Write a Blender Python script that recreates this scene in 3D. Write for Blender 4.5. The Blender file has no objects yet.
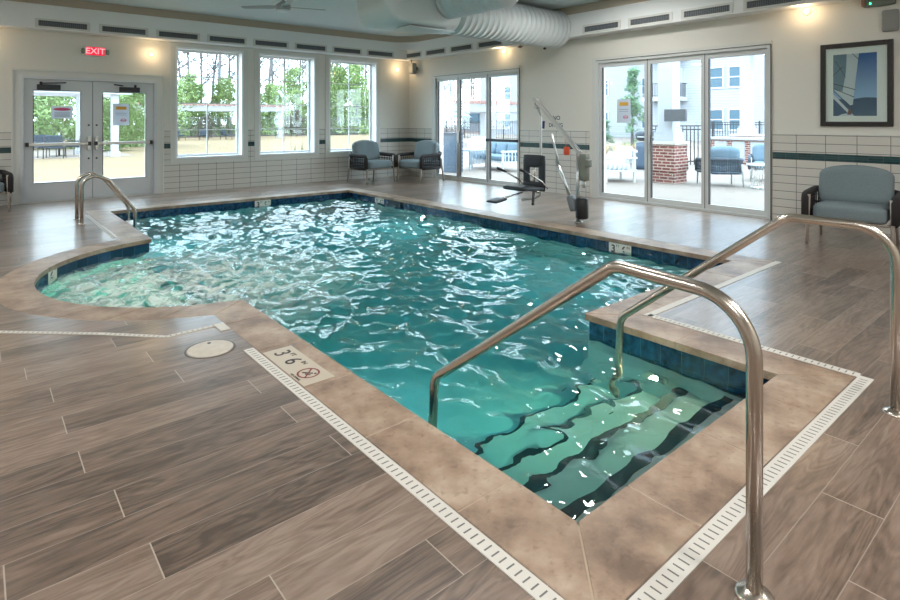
import bpy, bmesh, math, random
import numpy as np
from mathutils import Vector, Matrix
from mathutils.geometry import tessellate_polygon
random.seed(7)
PI = math.pi
C = bpy.context.scene.collection
sc = bpy.context.scene

# ------------------------------------------------------------------ camera
EYE = 1.5
cam = bpy.data.cameras.new('camera')
cam.sensor_width = 36.0
cam.lens = 565.0 / 900 * 36
cam.shift_y = -179.0 / 900
cam.clip_start = 0.05
cam.clip_end = 400
camo = bpy.data.objects.new('camera', cam)
C.objects.link(camo)
camo.location = (0, 0, EYE)
camo.rotation_euler = (PI / 2, 0, -0.70025)
sc.camera = camo

# ------------------------------------------------------------------ world / light / exposure
wd = bpy.data.worlds.new('overcast_sky')
sc.world = wd
wd.use_nodes = True
bg = wd.node_tree.nodes['Background']
bg.inputs[0].default_value = (0.76, 0.89, 1.0, 1)
bg.inputs[1].default_value = 7.2
sc.view_settings.view_transform = 'Standard'
sc.view_settings.look = 'None'
sc.view_settings.exposure = 0.24
sc.view_settings.gamma = 1.0
sc.view_settings.use_curve_mapping = False
sc.cycles.caustics_reflective = False
sc.cycles.caustics_refractive = True
sc.cycles.blur_glossy = 0.6
sc.cycles.sample_clamp_indirect = 6.0
sc.cycles.max_bounces = 10
sc.cycles.transparent_max_bounces = 24
sc.cycles.transmission_bounces = 8

RX, WY = 9.3, 12.8          # inner faces of the right wall (x) and of the far wall (y)
LX, BY = -4.2, -3.6         # left wall, wall behind the camera
CZ = 3.75                   # ceiling

def portal(loc, rot, sx, sy):
    l = bpy.data.lights.new('daylight_portal', 'AREA')
    l.shape = 'RECTANGLE'; l.size = sx; l.size_y = sy
    l.cycles.is_portal = True
    o = bpy.data.objects.new('daylight_portal', l); C.objects.link(o)
    o.location = loc; o.rotation_euler = rot
for x in (3.95, 5.73, 7.52):
    portal((x, WY + .3, 1.88), (-PI / 2, 0, 0), 1.36, 2.3)
portal((1.72, WY + .3, 1.15), (-PI / 2, 0, 0), 2.0, 2.2)
portal((RX + .3, 10.1, 1.3), (0, PI / 2, 0), 2.6, 3.0)
portal((RX + .3, 5.02, 1.3), (0, PI / 2, 0), 2.6, 3.1)

# ------------------------------------------------------------------ helpers
def lin(c):
    return tuple(((v / 255) / 12.92 if v / 255 <= .04045 else ((v / 255 + .055) / 1.055) ** 2.4) for v in c) + (1,)

MATS = {}
def mat(name, col, rough=.5, metal=0., spec=.5, var=0., vscale=8., bump=0., bscale=60., emit=None, estr=1., coat=0., stretch=None):
    if name in MATS: return MATS[name]
    m = bpy.data.materials.new(name); m.use_nodes = True
    nt = m.node_tree; b = nt.nodes['Principled BSDF']
    c = lin(col)
    b.inputs['Base Color'].default_value = c
    b.inputs['Roughness'].default_value = rough
    b.inputs['Metallic'].default_value = metal
    b.inputs['Specular IOR Level'].default_value = spec
    b.inputs['Coat Weight'].default_value = coat
    tc = nt.nodes.new('ShaderNodeTexCoord')
    mp = nt.nodes.new('ShaderNodeMapping')
    nt.links.new(tc.outputs['Object'], mp.inputs[0])
    if stretch: mp.inputs['Scale'].default_value = stretch
    if var:
        n = nt.nodes.new('ShaderNodeTexNoise'); n.inputs['Scale'].default_value = vscale; n.inputs['Detail'].default_value = 5
        nt.links.new(mp.outputs[0], n.inputs['Vector'])
        r = nt.nodes.new('ShaderNodeValToRGB')
        r.color_ramp.elements[0].position = .3; r.color_ramp.elements[1].position = .7
        r.color_ramp.elements[0].color = tuple(v * (1 - var) for v in c[:3]) + (1,)
        r.color_ramp.elements[1].color = tuple(min(1, v * (1 + var)) for v in c[:3]) + (1,)
        nt.links.new(n.outputs[0], r.inputs[0]); nt.links.new(r.outputs[0], b.inputs['Base Color'])
    if bump:
        n = nt.nodes.new('ShaderNodeTexNoise'); n.inputs['Scale'].default_value = bscale; n.inputs['Detail'].default_value = 3
        nt.links.new(mp.outputs[0], n.inputs['Vector'])
        bp = nt.nodes.new('ShaderNodeBump'); bp.inputs['Strength'].default_value = bump; bp.inputs['Distance'].default_value = .01
        nt.links.new(n.outputs[0], bp.inputs['Height']); nt.links.new(bp.outputs[0], b.inputs['Normal'])
    if emit:
        b.inputs['Emission Color'].default_value = lin(emit); b.inputs['Emission Strength'].default_value = estr
    MATS[name] = m
    return m

def mmat(name):                      # empty node tree material
    m = bpy.data.materials.new(name); m.use_nodes = True
    MATS[name] = m
    return m, m.node_tree, m.node_tree.nodes['Principled BSDF']

def N(nt, typ, **kw):
    n = nt.nodes.new(typ)
    for k, v in kw.items(): setattr(n, k, v)
    return n
def MA(nt, op, a, b=None, c=None):
    n = nt.nodes.new('ShaderNodeMath'); n.operation = op
    for i, v in enumerate((a, b, c)):
        if v is None: continue
        if isinstance(v, (int, float)): n.inputs[i].default_value = v
        else: nt.links.new(v, n.inputs[i])
    return n.outputs[0]
def mixc(nt, f, a, b):
    n = nt.nodes.new('ShaderNodeMix'); n.data_type = 'RGBA'
    for i, v in ((0, f), (6, a), (7, b)):
        if isinstance(v, (int, float)): n.inputs[i].default_value = v
        elif isinstance(v, tuple): n.inputs[i].default_value = v
        else: nt.links.new(v, n.inputs[i])
    return n.outputs[2]

class MB:
    def __init__(s): s.v = []; s.f = []; s.sm = []; s.mi = []; s.cur = 0
    def add(s, vs, fs, smooth=False):
        o = len(s.v); s.v += [tuple(p) for p in vs]
        for f in fs: s.f.append(tuple(i + o for i in f)); s.sm.append(smooth); s.mi.append(s.cur)
        return s
    def box(s, x0, x1, y0, y1, z0, z1, M=None):
        vs = [Vector((x, y, z)) for z in (z0, z1) for y in (y0, y1) for x in (x0, x1)]
        if M: vs = [M @ v for v in vs]
        return s.add(vs, [(0, 2, 3, 1), (4, 5, 7, 6), (0, 1, 5, 4), (2, 6, 7, 3), (0, 4, 6, 2), (1, 3, 7, 5)])
    def bar(s, a, b, w, h=None, up=(0, 0, 1)):
        a = Vector(a); b = Vector(b); d = b - a; L = d.length; d.normalize()
        u = Vector(up)
        if abs(d.dot(u)) > .98: u = Vector((1, 0, 0))
        r = d.cross(u).normalized(); u = r.cross(d); h = h or w
        M = Matrix.Translation(a) @ Matrix((r, d, u)).transposed().to_4x4()
        return s.box(-w / 2, w / 2, 0, L, -h / 2, h / 2, M)
    def tube(s, pts, r, n=10, caps=True, sx=1.):
        pts = [Vector(p) for p in pts]; rs = r if isinstance(r, (list, tuple)) else [r] * len(pts)
        up = None; rings = []
        for i, p in enumerate(pts):
            t = ((pts[min(i + 1, len(pts) - 1)] - p).normalized() + (p - pts[max(i - 1, 0)]).normalized())
            t.normalize()
            if up is None:
                up = Vector((0, 0, 1)) if abs(t.z) < .9 else Vector((1, 0, 0))
            a = t.cross(up).normalized(); up = a.cross(t).normalized()
            rings.append([p + (a * math.cos(2 * PI * k / n) * sx + up * math.sin(2 * PI * k / n)) * rs[i] for k in range(n)])
        vs = [q for g in rings for q in g]
        fs = [(i * n + k, i * n + (k + 1) % n, (i + 1) * n + (k + 1) % n, (i + 1) * n + k) for i in range(len(pts) - 1) for k in range(n)]
        s.add(vs, fs, True)
        if caps:
            o = len(s.v) - len(vs)
            for f in (tuple(o + k for k in reversed(range(n))), tuple(o + (len(pts) - 1) * n + k for k in range(n))):
                s.f.append(f); s.sm.append(False); s.mi.append(s.cur)
        return s
    def cyl(s, p0, p1, r0, r1=None, n=20):
        return s.tube([p0, p1], [r0, r1 if r1 is not None else r0], n)
    def lathe(s, prof, n=24, M=None):
        vs = [Vector((r * math.cos(2 * PI * k / n), r * math.sin(2 * PI * k / n), z)) for r, z in prof for k in range(n)]
        if M: vs = [M @ v for v in vs]
        fs = [(i * n + k, i * n + (k + 1) % n, (i + 1) * n + (k + 1) % n, (i + 1) * n + k) for i in range(len(prof) - 1) for k in range(n)]
        fs.append(tuple(reversed(range(n)))); fs.append(tuple((len(prof) - 1) * n + k for k in range(n)))
        return s.add(vs, fs, True)
    def prism(s, poly, z0, z1, M=None):
        n = len(poly); vs = [Vector((x, y, z0)) for x, y in poly] + [Vector((x, y, z1)) for x, y in poly]
        if M: vs = [M @ v for v in vs]
        tri = tessellate_polygon([[Vector((x, y, 0)) for x, y in poly]])
        fs = [tuple(reversed(t)) for t in tri] + [tuple(i + n for i in t) for t in tri] + [(i, (i + 1) % n, (i + 1) % n + n, i + n) for i in range(n)]
        return s.add(vs, fs)
    def rbox(s, sx, sy, sz, r, n=8, M=None, fn=None):
        # rounded box centred on the origin
        hs = Vector((sx / 2, sy / 2, sz / 2)); inner = Vector((max(hs.x - r, 0), max(hs.y - r, 0), max(hs.z - r, 0)))
        bm = bmesh.new(); bmesh.ops.create_cube(bm, size=2)
        bmesh.ops.subdivide_edges(bm, edges=bm.edges, cuts=n, use_grid_fill=True)
        vs = []
        for v in bm.verts:
            p = Vector([math.copysign(abs(c) ** .8, c) * h for c, h in zip(v.co, hs)])
            q = Vector([max(-i, min(i, c)) for c, i in zip(p, inner)])
            d = Vector([c / h for c, h in zip(p, hs)])
            e = p - q
            if e.length > 1e-6: e = e.normalized() * r
            p = q + e
            if fn: p = fn(p)
            if M: p = M @ p
            vs.append(p)
        bm.verts.index_update()
        fs = [tuple(v.index for v in f.verts) for f in bm.faces]; bm.free()
        return s.add(vs, fs, True)
    def build(s, name, m, parent=None, loc=None, rot=None, bevel=0.):
        me = bpy.data.meshes.new(name); me.from_pydata(s.v, [], s.f)
        ms = m if isinstance(m, (list, tuple)) else [m]
        for k in ms: me.materials.append(k)
        for p, sm, mi in zip(me.polygons, s.sm, s.mi): p.use_smooth = sm; p.material_index = mi
        bm = bmesh.new(); bm.from_mesh(me); bmesh.ops.recalc_face_normals(bm, faces=bm.faces); bm.to_mesh(me); bm.free()
        o = bpy.data.objects.new(name, me); C.objects.link(o)
        if parent: o.parent = parent
        if loc: o.location = loc
        if rot: o.rotation_euler = rot
        if bevel:
            b = o.modifiers.new('bevel', 'BEVEL'); b.width = bevel; b.segments = 2; b.limit_method = 'ANGLE'
        return o

def tag(o, label=None, cat=None, group=None, kind=None):
    if label: o['label'] = label
    if cat: o['category'] = cat
    if group: o['group'] = group
    if kind: o['kind'] = kind
    return o
def empty(name, loc=(0, 0, 0), rz=0., label=None, cat=None, group=None, kind=None):
    o = bpy.data.objects.new(name, None); C.objects.link(o); o.location = loc; o.rotation_euler = (0, 0, rz)
    o.empty_display_size = .1
    return tag(o, label, cat, group, kind)
def copy_tree(o, parent=None, **kw):
    c = o.copy(); C.objects.link(c); c.parent = parent
    for ch in [x for x in C.objects if x.parent == o]: copy_tree(ch, c)
    for k, v in kw.items(): c[k] = v
    return c
def struct(o, label, cat): return tag(o, label, cat, kind='structure')

def text(body, size, name, m, M, parent=None, extr=.0008, align='CENTER', bold=0.):
    cu = bpy.data.curves.new(name, 'FONT'); cu.body = body; cu.size = size; cu.extrude = extr
    cu.align_x = align; cu.align_y = 'CENTER'; cu.offset = bold
    t = bpy.data.objects.new(name + '_source', cu); C.objects.link(t)
    dg = bpy.context.evaluated_depsgraph_get()
    me = bpy.data.meshes.new_from_object(t.evaluated_get(dg))
    C.objects.unlink(t); bpy.data.objects.remove(t)
    me.materials.clear(); me.materials.append(m)
    me.transform(M)
    o = bpy.data.objects.new(name, me); C.objects.link(o)
    if parent: o.parent = parent
    return o

def fillet(pts, r, n=8):
    pts = [Vector(p) for p in pts]; out = [pts[0]]
    for i in range(1, len(pts) - 1):
        rr = r[i - 1] if isinstance(r, (list, tuple)) else r
        a, b, c = pts[i - 1], pts[i], pts[i + 1]
        d1 = (a - b).normalized(); d2 = (c - b).normalized()
        ang = d1.angle(d2); t = min(rr / math.tan(ang / 2), (a - b).length * .49, (c - b).length * .49)
        p, q = b + d1 * t, b + d2 * t
        for k in range(n + 1):
            u = k / n
            # rational quadratic for a circular arc
            w = math.sin(ang / 2); B0, B1, B2 = (1 - u) ** 2, 2 * u * (1 - u) * w, u * u
            out.append((p * B0 + b * B1 + q * B2) / (B0 + B1 + B2))
    out.append(pts[-1]); return out

# ------------------------------------------------------------------ materials
M_wall = mat('warm_white_paint', (220, 218, 210), .6, bump=.05, bscale=200)
M_trim = mat('white_trim_paint', (212, 213, 208), .4)
M_white = mat('bright_white_frame', (232, 236, 238), .35)
M_soffit = mat('grey_white_soffit_paint', (234, 237, 237), .55)
M_ceil = mat('pale_blue_ceiling_paint', (202, 214, 217), .7)
M_tan = mat('tan_cove_trim', (180, 167, 150), .5)
M_alu = mat('painted_aluminium', (206, 211, 211), .35, metal=.0)
M_door = mat('grey_door_paint', (204, 209, 212), .4)
M_gasket = mat('black_gasket', (28, 30, 34), .5)
M_chrome = mat('brushed_stainless', (192, 182, 172), .24, metal=1., bump=.03, bscale=300)
M_steel = mat('satin_steel', (205, 205, 203), .3, metal=1.)
M_dark = mat('dark_plastic', (40, 44, 50), .45)
M_black = mat('black_powder_coat', (22, 23, 26), .4)
M_rope = mat('charcoal_rope', (44, 41, 42), .85, bump=.6, bscale=160)
M_leg = mat('grey_brown_chair_leg', (164, 154, 144), .45)
M_cush = mat('grey_blue_fabric', (118, 132, 137), .9, var=.08, vscale=60, bump=.3, bscale=250)
M_cush_out = mat('pale_outdoor_fabric', (96, 118, 134), .9)
M_bluecush = mat('slate_blue_fabric', (46, 58, 70), .9)
M_grate = mat('ivory_drain_plastic', (206, 202, 194), .45)
M_slot = mat('dark_slot', (112, 110, 108), .8)
M_grout = mat('pale_grout', (176, 158, 138), .8)
M_marker = mat('marker_tile', (190, 178, 160), .3)
M_mtxt = mat('marker_black', (46, 42, 44), .5)
M_mred = mat('marker_red', (120, 48, 48), .5)
M_brick_w = mat('white_outdoor_paint', (160, 164, 170), .5)
M_trunk = mat('bark', (108, 106, 108), .9, var=.2, vscale=3)

# glass pane: thin, reflects by angle, lets everything else through
M_glass, nt, b = mmat('clear_thin_glass')
nt.nodes.remove(b)
out = nt.nodes['Material Output']
tr = N(nt, 'ShaderNodeBsdfTransparent'); tr.inputs[0].default_value = (.93, .97, .97, 1)
gl = N(nt, 'ShaderNodeBsdfGlossy'); gl.inputs['Roughness'].default_value = 0.0
fr = N(nt, 'ShaderNodeLayerWeight'); fr.inputs[0].default_value = .5
mx = N(nt, 'ShaderNodeMixShader')
nt.links.new(MA(nt, 'ADD', MA(nt, 'MULTIPLY', MA(nt, 'POWER', fr.outputs[1], 5.), .9), .045), mx.inputs[0]); nt.links.new(tr.outputs[0], mx.inputs[1]); nt.links.new(gl.outputs[0], mx.inputs[2])
nt.links.new(mx.outputs[0], out.inputs[0])

# wood-look plank floor tile
def plank_material(name):
    m, nt, b = mmat(name)
    geo = N(nt, 'ShaderNodeNewGeometry'); sep = N(nt, 'ShaderNodeSeparateXYZ'); nt.links.new(geo.outputs['Position'], sep.inputs[0])
    x, y = sep.outputs[0], sep.outputs[1]
    W_, L_ = .2065, 1.22
    yy = MA(nt, 'DIVIDE', MA(nt, 'ADD', y, 20 * W_ - 2.018 % W_), W_)
    row = MA(nt, 'FLOOR', yy)
    wn = N(nt, 'ShaderNodeTexWhiteNoise', noise_dimensions='1D'); nt.links.new(MA(nt, 'ADD', row, .37), wn.inputs['W'])
    off = MA(nt, 'ADD', MA(nt, 'MULTIPLY', row, .28 / L_ + .3), MA(nt, 'MULTIPLY', wn.outputs[0], .3))
    xx = MA(nt, 'ADD', MA(nt, 'DIVIDE', x, L_), off)
    col = MA(nt, 'FLOOR', xx)
    fy = MA(nt, 'FRACT', yy); fx = MA(nt, 'FRACT', xx)
    ey = MA(nt, 'MULTIPLY', MA(nt, 'MINIMUM', fy, MA(nt, 'SUBTRACT', 1., fy)), W_)
    ex = MA(nt, 'MULTIPLY', MA(nt, 'MINIMUM', fx, MA(nt, 'SUBTRACT', 1., fx)), L_)
    e = MA(nt, 'MINIMUM', ey, ex)
    grout = MA(nt, 'LESS_THAN', e, .0022)
    idn = N(nt, 'ShaderNodeTexWhiteNoise', noise_dimensions='2D')
    cv = N(nt, 'ShaderNodeCombineXYZ'); nt.links.new(row, cv.inputs[0]); nt.links.new(col, cv.inputs[1]); nt.links.new(cv.outputs[0], idn.inputs['Vector'])
    pid = idn.outputs[0]
    gv = N(nt, 'ShaderNodeCombineXYZ')
    nt.links.new(MA(nt, 'ADD', MA(nt, 'MULTIPLY', x, .9), MA(nt, 'MULTIPLY', pid, 57.)), gv.inputs[0])
    nt.links.new(MA(nt, 'MULTIPLY', y, 6.5), gv.inputs[1]); nt.links.new(MA(nt, 'MULTIPLY', pid, 31.), gv.inputs[2])
    n1 = N(nt, 'ShaderNodeTexNoise'); n1.inputs['Scale'].default_value = 1.0; n1.inputs['Detail'].default_value = 3; n1.inputs['Distortion'].default_value = .9
    nt.links.new(gv.outputs[0], n1.inputs['Vector'])
    n2 = N(nt, 'ShaderNodeTexNoise'); n2.inputs['Scale'].default_value = 5.; n2.inputs['Detail'].default_value = 6; n2.inputs['Roughness'].default_value = .65; n2.inputs['Distortion'].default_value = .5
    nt.links.new(gv.outputs[0], n2.inputs['Vector'])
    # contour lines of the coarse noise read as cathedral grain
    rings = MA(nt, 'SINE', MA(nt, 'MULTIPLY', n1.outputs[0], 75.))
    g = MA(nt, 'ADD', MA(nt, 'MULTIPLY', n2.outputs[0], .75), MA(nt, 'MULTIPLY', rings, .075))
    g = MA(nt, 'ADD', g, MA(nt, 'MULTIPLY', MA(nt, 'SUBTRACT', pid, .5), .30))
    g = MA(nt, 'ADD', g, MA(nt, 'MULTIPLY', MA(nt, 'SUBTRACT', n1.outputs[0], .5), .55))
    r = N(nt, 'ShaderNodeValToRGB'); nt.links.new(g, r.inputs[0])
    el = r.color_ramp.elements
    el[0].position = .12; el[0].color = lin((80, 64, 54)); el[1].position = .76; el[1].color = lin((158, 137, 122))
    k = el.new(.38); k.color = lin((121, 100, 86))
    gy = MA(nt, 'MULTIPLY', MA(nt, 'LESS_THAN', ey, .0016), .55); gx = MA(nt, 'MULTIPLY', MA(nt, 'LESS_THAN', ex, .0024), .9)
    nt.links.new(mixc(nt, MA(nt, 'MAXIMUM', gy, gx), r.outputs[0], lin((178, 164, 150))), b.inputs['Base Color'])
    rn = N(nt, 'ShaderNodeTexNoise'); rn.inputs['Scale'].default_value = .9; rn.inputs['Detail'].default_value = 4
    nt.links.new(geo.outputs['Position'], rn.inputs['Vector'])
    rr = N(nt, 'ShaderNodeMapRange'); rr.inputs[1].default_value = .35; rr.inputs[2].default_value = .7; rr.inputs[3].default_value = .30; rr.inputs[4].default_value = .44
    nt.links.new(rn.outputs[0], rr.inputs[0])
    nt.links.new(rr.outputs[0], b.inputs['Roughness'])
    b.inputs['IOR'].default_value = 1.7; b.inputs['Coat Weight'].default_value = .85; b.inputs['Coat Roughness'].default_value = .2; b.inputs['Coat IOR'].default_value = 1.6
    bp = N(nt, 'ShaderNodeBump'); bp.inputs['Strength'].default_value = .35; bp.inputs['Distance'].default_value = .002
    nt.links.new(MA(nt, 'SUBTRACT', n2.outputs[0], MA(nt, 'MULTIPLY', grout, .8)), bp.inputs['Height']); nt.links.new(bp.outputs[0], b.inputs['Normal'])
    return m
M_floor = plank_material('wood_look_plank_tile')

# travertine coping
M_coping, nt, b = mmat('travertine_coping')
geo = N(nt, 'ShaderNodeNewGeometry')
n1 = N(nt, 'ShaderNodeTexNoise'); n1.inputs['Scale'].default_value = 3.2; n1.inputs['Detail'].default_value = 8; n1.inputs['Roughness'].default_value = .62
nt.links.new(geo.outputs['Position'], n1.inputs['Vector'])
r = N(nt, 'ShaderNodeValToRGB'); el = r.color_ramp.elements
el[0].position = .36; el[0].color = lin((122, 101, 86)); el[1].position = .66; el[1].color = lin((182, 162, 143)); k = el.new(.5); k.color = lin((157, 133, 113))
nt.links.new(n1.outputs[0], r.inputs[0])
n2 = N(nt, 'ShaderNodeTexNoise'); n2.inputs['Scale'].default_value = 26; n2.inputs['Detail'].default_value = 6
nt.links.new(geo.outputs['Position'], n2.inputs['Vector'])
pit = N(nt, 'ShaderNodeMapRange'); pit.inputs[1].default_value = .32; pit.inputs[2].default_value = .42; pit.inputs[3].default_value = .35; pit.inputs[4].default_value = 0.
nt.links.new(n2.outputs[0], pit.inputs[0])
nt.links.new(mixc(nt, pit.outputs[0], r.outputs[0], lin((96, 72, 58))), b.inputs['Base Color'])
b.inputs['Roughness'].default_value = .38
bp = N(nt, 'ShaderNodeBump'); bp.inputs['Strength'].default_value = .3; bp.inputs['Distance'].default_value = .003
nt.links.new(n2.outputs[0], bp.inputs['Height']); nt.links.new(bp.outputs[0], b.inputs['Normal'])

# grid of wall tiles: (u axis, module) with dark grout
def tile_material(name, axis, mw, mh, z0, u0, base, groutc, gw, rough=.25, var=0.):
    m, nt, b = mmat(name)
    geo = N(nt, 'ShaderNodeNewGeometry'); sep = N(nt, 'ShaderNodeSeparateXYZ'); nt.links.new(geo.outputs['Position'], sep.inputs[0])
    if axis == 'arc':
        u = MA(nt, 'MULTIPLY', MA(nt, 'ARCTAN2', MA(nt, 'SUBTRACT', sep.outputs[1], 6.35), MA(nt, 'SUBTRACT', sep.outputs[0], 2.05)), 1.64)
    elif axis == 'xy':
        u = MA(nt, 'ADD', sep.outputs[0], sep.outputs[1])
    else:
        u = sep.outputs[0 if axis == 'x' else 1]
    uu = MA(nt, 'DIVIDE', MA(nt, 'SUBTRACT', u, u0 - 50 * mw), mw); vv = MA(nt, 'DIVIDE', MA(nt, 'SUBTRACT', sep.outputs[2], z0 - 50 * mh), mh)
    fu, fv = MA(nt, 'FRACT', uu), MA(nt, 'FRACT', vv)
    eu = MA(nt, 'MULTIPLY', MA(nt, 'MINIMUM', fu, MA(nt, 'SUBTRACT', 1., fu)), mw)
    ev = MA(nt, 'MULTIPLY', MA(nt, 'MINIMUM', fv, MA(nt, 'SUBTRACT', 1., fv)), mh)
    g = MA(nt, 'LESS_THAN', MA(nt, 'MINIMUM', eu, ev), gw / 2)
    c = lin(base)
    if var:
        cv = N(nt, 'ShaderNodeCombineXYZ'); nt.links.new(MA(nt, 'FLOOR', uu), cv.inputs[0]); nt.links.new(MA(nt, 'FLOOR', vv), cv.inputs[1])
        wn = N(nt, 'ShaderNodeTexWhiteNoise', noise_dimensions='2D'); nt.links.new(cv.outputs[0], wn.inputs['Vector'])
        no = N(nt, 'ShaderNodeTexNoise'); no.inputs['Scale'].default_value = 18; no.inputs['Detail'].default_value = 5; nt.links.new(geo.outputs['Position'], no.inputs['Vector'])
        f = MA(nt, 'ADD', MA(nt, 'MULTIPLY', wn.outputs[0], .35), MA(nt, 'MULTIPLY_ADD', MA(nt, 'SUBTRACT', no.outputs[0], .5), 2.6, .32)) if var > .6 else MA(nt, 'ADD', MA(nt, 'MULTIPLY', wn.outputs[0], .5), MA(nt, 'MULTIPLY', no.outputs[0], .5))
        c = mixc(nt, f, tuple(v * (1 - var) for v in c[:3]) + (1,), tuple(min(1, v * (1 + var)) for v in c[:3]) + (1,))
    nt.links.new(mixc(nt, g, c, lin(groutc)), b.inputs['Base Color'])
    b.inputs['Roughness'].default_value = rough
    bp = N(nt, 'ShaderNodeBump'); bp.inputs['Strength'].default_value = .5; bp.inputs['Distance'].default_value = .002; bp.invert = True
    nt.links.new(g, bp.inputs['Height']); nt.links.new(bp.outputs[0], b.inputs['Normal'])
    return m
M_tileA = tile_material('white_wall_tile_x', 'x', .375, .12, .93, 3.32, (208, 206, 199), (120, 120, 118), .009)
M_tileB = tile_material('white_wall_tile_y', 'y', .375, .12, .93, 2.71, (208, 206, 199), (120, 120, 118), .009)
M_bandA = tile_material('teal_band_tile_x', 'x', .17, .034, .93, 0, (36, 70, 74), (90, 104, 104), .003, .12, .5)
M_bandB = tile_material('teal_band_tile_y', 'y', .17, .034, .93, 0, (36, 70, 74), (90, 104, 104), .003, .12, .5)
M_wl = tile_material('blue_waterline_tile', 'xy', .155, .155, -.05, 0, (26, 62, 92), (66, 100, 118), .004, .15, .75)
M_wlarc = tile_material('blue_waterline_tile_round', 'arc', .155, .155, -.05, 0, (26, 62, 92), (66, 100, 118), .004, .15, .55)
M_plaster = mat('pool_plaster', (196, 204, 200), .7, var=.05, vscale=3)
M_nose = mat('dark_step_tile', (20, 44, 52), .4)

# water
M_water, nt, b = mmat('pool_water')
b.inputs['Base Color'].default_value = (1, 1, 1, 1); b.inputs['Roughness'].default_value = 0.; b.inputs['IOR'].default_value = 1.333
b.inputs['Transmission Weight'].default_value = 1.
out = nt.nodes['Material Output']
va = N(nt, 'ShaderNodeVolumeAbsorption'); va.inputs[0].default_value = (0.02, .765, .815, 1); va.inputs[1].default_value = .92
nt.links.new(va.outputs[0], out.inputs['Volume'])
# foam on the bubbling round end
geo = N(nt, 'ShaderNodeNewGeometry'); sep = N(nt, 'ShaderNodeSeparateXYZ'); nt.links.new(geo.outputs['Position'], sep.inputs[0])
dx = MA(nt, 'SUBTRACT', sep.outputs[0], 1.55); dy = MA(nt, 'SUBTRACT', sep.outputs[1], 6.2)
dist = MA(nt, 'SQRT', MA(nt, 'ADD', MA(nt, 'MULTIPLY', dx, dx), MA(nt, 'MULTIPLY', dy, dy)))
msk = N(nt, 'ShaderNodeMapRange'); msk.inputs[1].default_value = .5; msk.inputs[2].default_value = 2.0; msk.inputs[3].default_value = 1.; msk.inputs[4].default_value = 0.
nt.links.new(dist, msk.inputs[0])
fn_ = N(nt, 'ShaderNodeTexNoise'); fn_.inputs['Scale'].default_value = 7.; fn_.inputs['Detail'].default_value = 9; fn_.inputs['Roughness'].default_value = .72; fn_.inputs['Distortion'].default_value = 1.2
nt.links.new(geo.outputs['Position'], fn_.inputs['Vector'])
fo = N(nt, 'ShaderNodeMapRange'); fo.inputs[1].default_value = .40; fo.inputs[2].default_value = .56
nt.links.new(fn_.outputs[0], fo.inputs[0])
foam = MA(nt, 'MULTIPLY', MA(nt, 'MULTIPLY', fo.outputs[0], msk.outputs[0]), .85)
df = N(nt, 'ShaderNodeBsdfDiffuse'); df.inputs[0].default_value = lin((226, 236, 230))
mx = N(nt, 'ShaderNodeMixShader'); nt.links.new(foam, mx.inputs[0]); nt.links.new(b.outputs[0], mx.inputs[1]); nt.links.new(df.outputs[0], mx.inputs[2])
nt.links.new(mx.outputs[0], out.inputs['Surface'])

# ------------------------------------------------------------------ pool outline
SC, SR = (2.05, 6.35), 1.625
def arc_pts(r, y_sign_from, y_sign_to, n=28, xl=1.73):
    a0 = math.acos((xl - SC[0]) / r)          # angle of the top meeting point
    return [(SC[0] + r * math.cos(a), SC[1] + r * math.sin(a)) for a in np.linspace(a0, 2 * PI - a0, n)]
def outline(o):
    """pool edge pushed outwards by o"""
    r = SR + o; xl = 1.73 - o
    pts = [(xl, 1.31 - o), (3.64 + o, 1.31 - o), (3.64 + o, 2.69 - o), (6.23 + o, 2.69 - o), (6.23 + o, 10.81 + o), (xl, 10.81 + o)]
    return pts + arc_pts(r, 1, -1, 30, xl)
IN = outline(0); CO = .31

# ------------------------------------------------------------------ floor with pool hole
def ring_mesh(name, outer, inner, z0, z1, m):
    no, ni = len(outer), len(inner)
    tri = tessellate_polygon([[Vector((x, y, 0)) for x, y in outer], [Vector((x, y, 0)) for x, y in inner]])
    P = outer + inner; n = len(P)
    mb = MB()
    vs = [(x, y, z1) for x, y in P] + [(x, y, z0) for x, y in P]
    fs = [tuple(t) for t in tri] + [tuple(i + n for i in reversed(t)) for t in tri]
    fs += [(i, (i + 1) % no, (i + 1) % no + n, i + n) for i in range(no)]
    fs += [(no + i, no + (i + 1) % ni, no + (i + 1) % ni + n, no + i + n) for i in range(ni)]
    mb.add(vs, fs)
    return mb.build(name, m)
deck = ring_mesh('floor', [(LX, BY), (RX, BY), (RX, WY), (LX, WY)], outline(CO), -.08, 0, M_floor)
struct(deck, 'grey brown wood-look plank tile deck all around the pool', 'floor')

# coping: mortar bed and stones
bed = ring_mesh('pool_coping_bed', outline(CO), outline(.012), -.05, -.0025, M_grout)
struct(bed, 'pale grout lines between the stones of the pool edge', 'grout')
GAP = .0035
st = MB()
def stone(poly):   # shrink towards its own centre by a grout gap, bevel the top edge
    cx = sum(p[0] for p in poly) / len(poly); cy = sum(p[1] for p in poly) / len(poly)
    st.prism([(x + (GAP if x < cx else -GAP) * .5, y + (GAP if y < cy else -GAP) * .5) for x, y in poly], -.05, 0)
def run(a, b, inward, n, m0=0., m1=0.):
    """stones from a to b along the inner edge; inward = outward normal; m = mitre lengths on the outer side"""
    a = Vector(a + (0,)); b = Vector(b + (0,)); o = Vector(inward + (0,)) * CO; d = (b - a).normalized()
    ts = [i / n for i in range(n + 1)]
    for i in range(n):
        p, q = a.lerp(b, ts[i]), a.lerp(b, ts[i + 1])
        po = p + o - (d * m0 if i == 0 else Vector()); qo = q + o + (d * m1 if i == n - 1 else Vector())
        g = d * GAP * .5
        st.prism([(v.x, v.y) for v in (p + g, q - g, qo - g, po + g)], -.05, 0)
yj = [1.31, 1.641, 2.309, 2.948, 3.62, 4.26]
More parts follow.
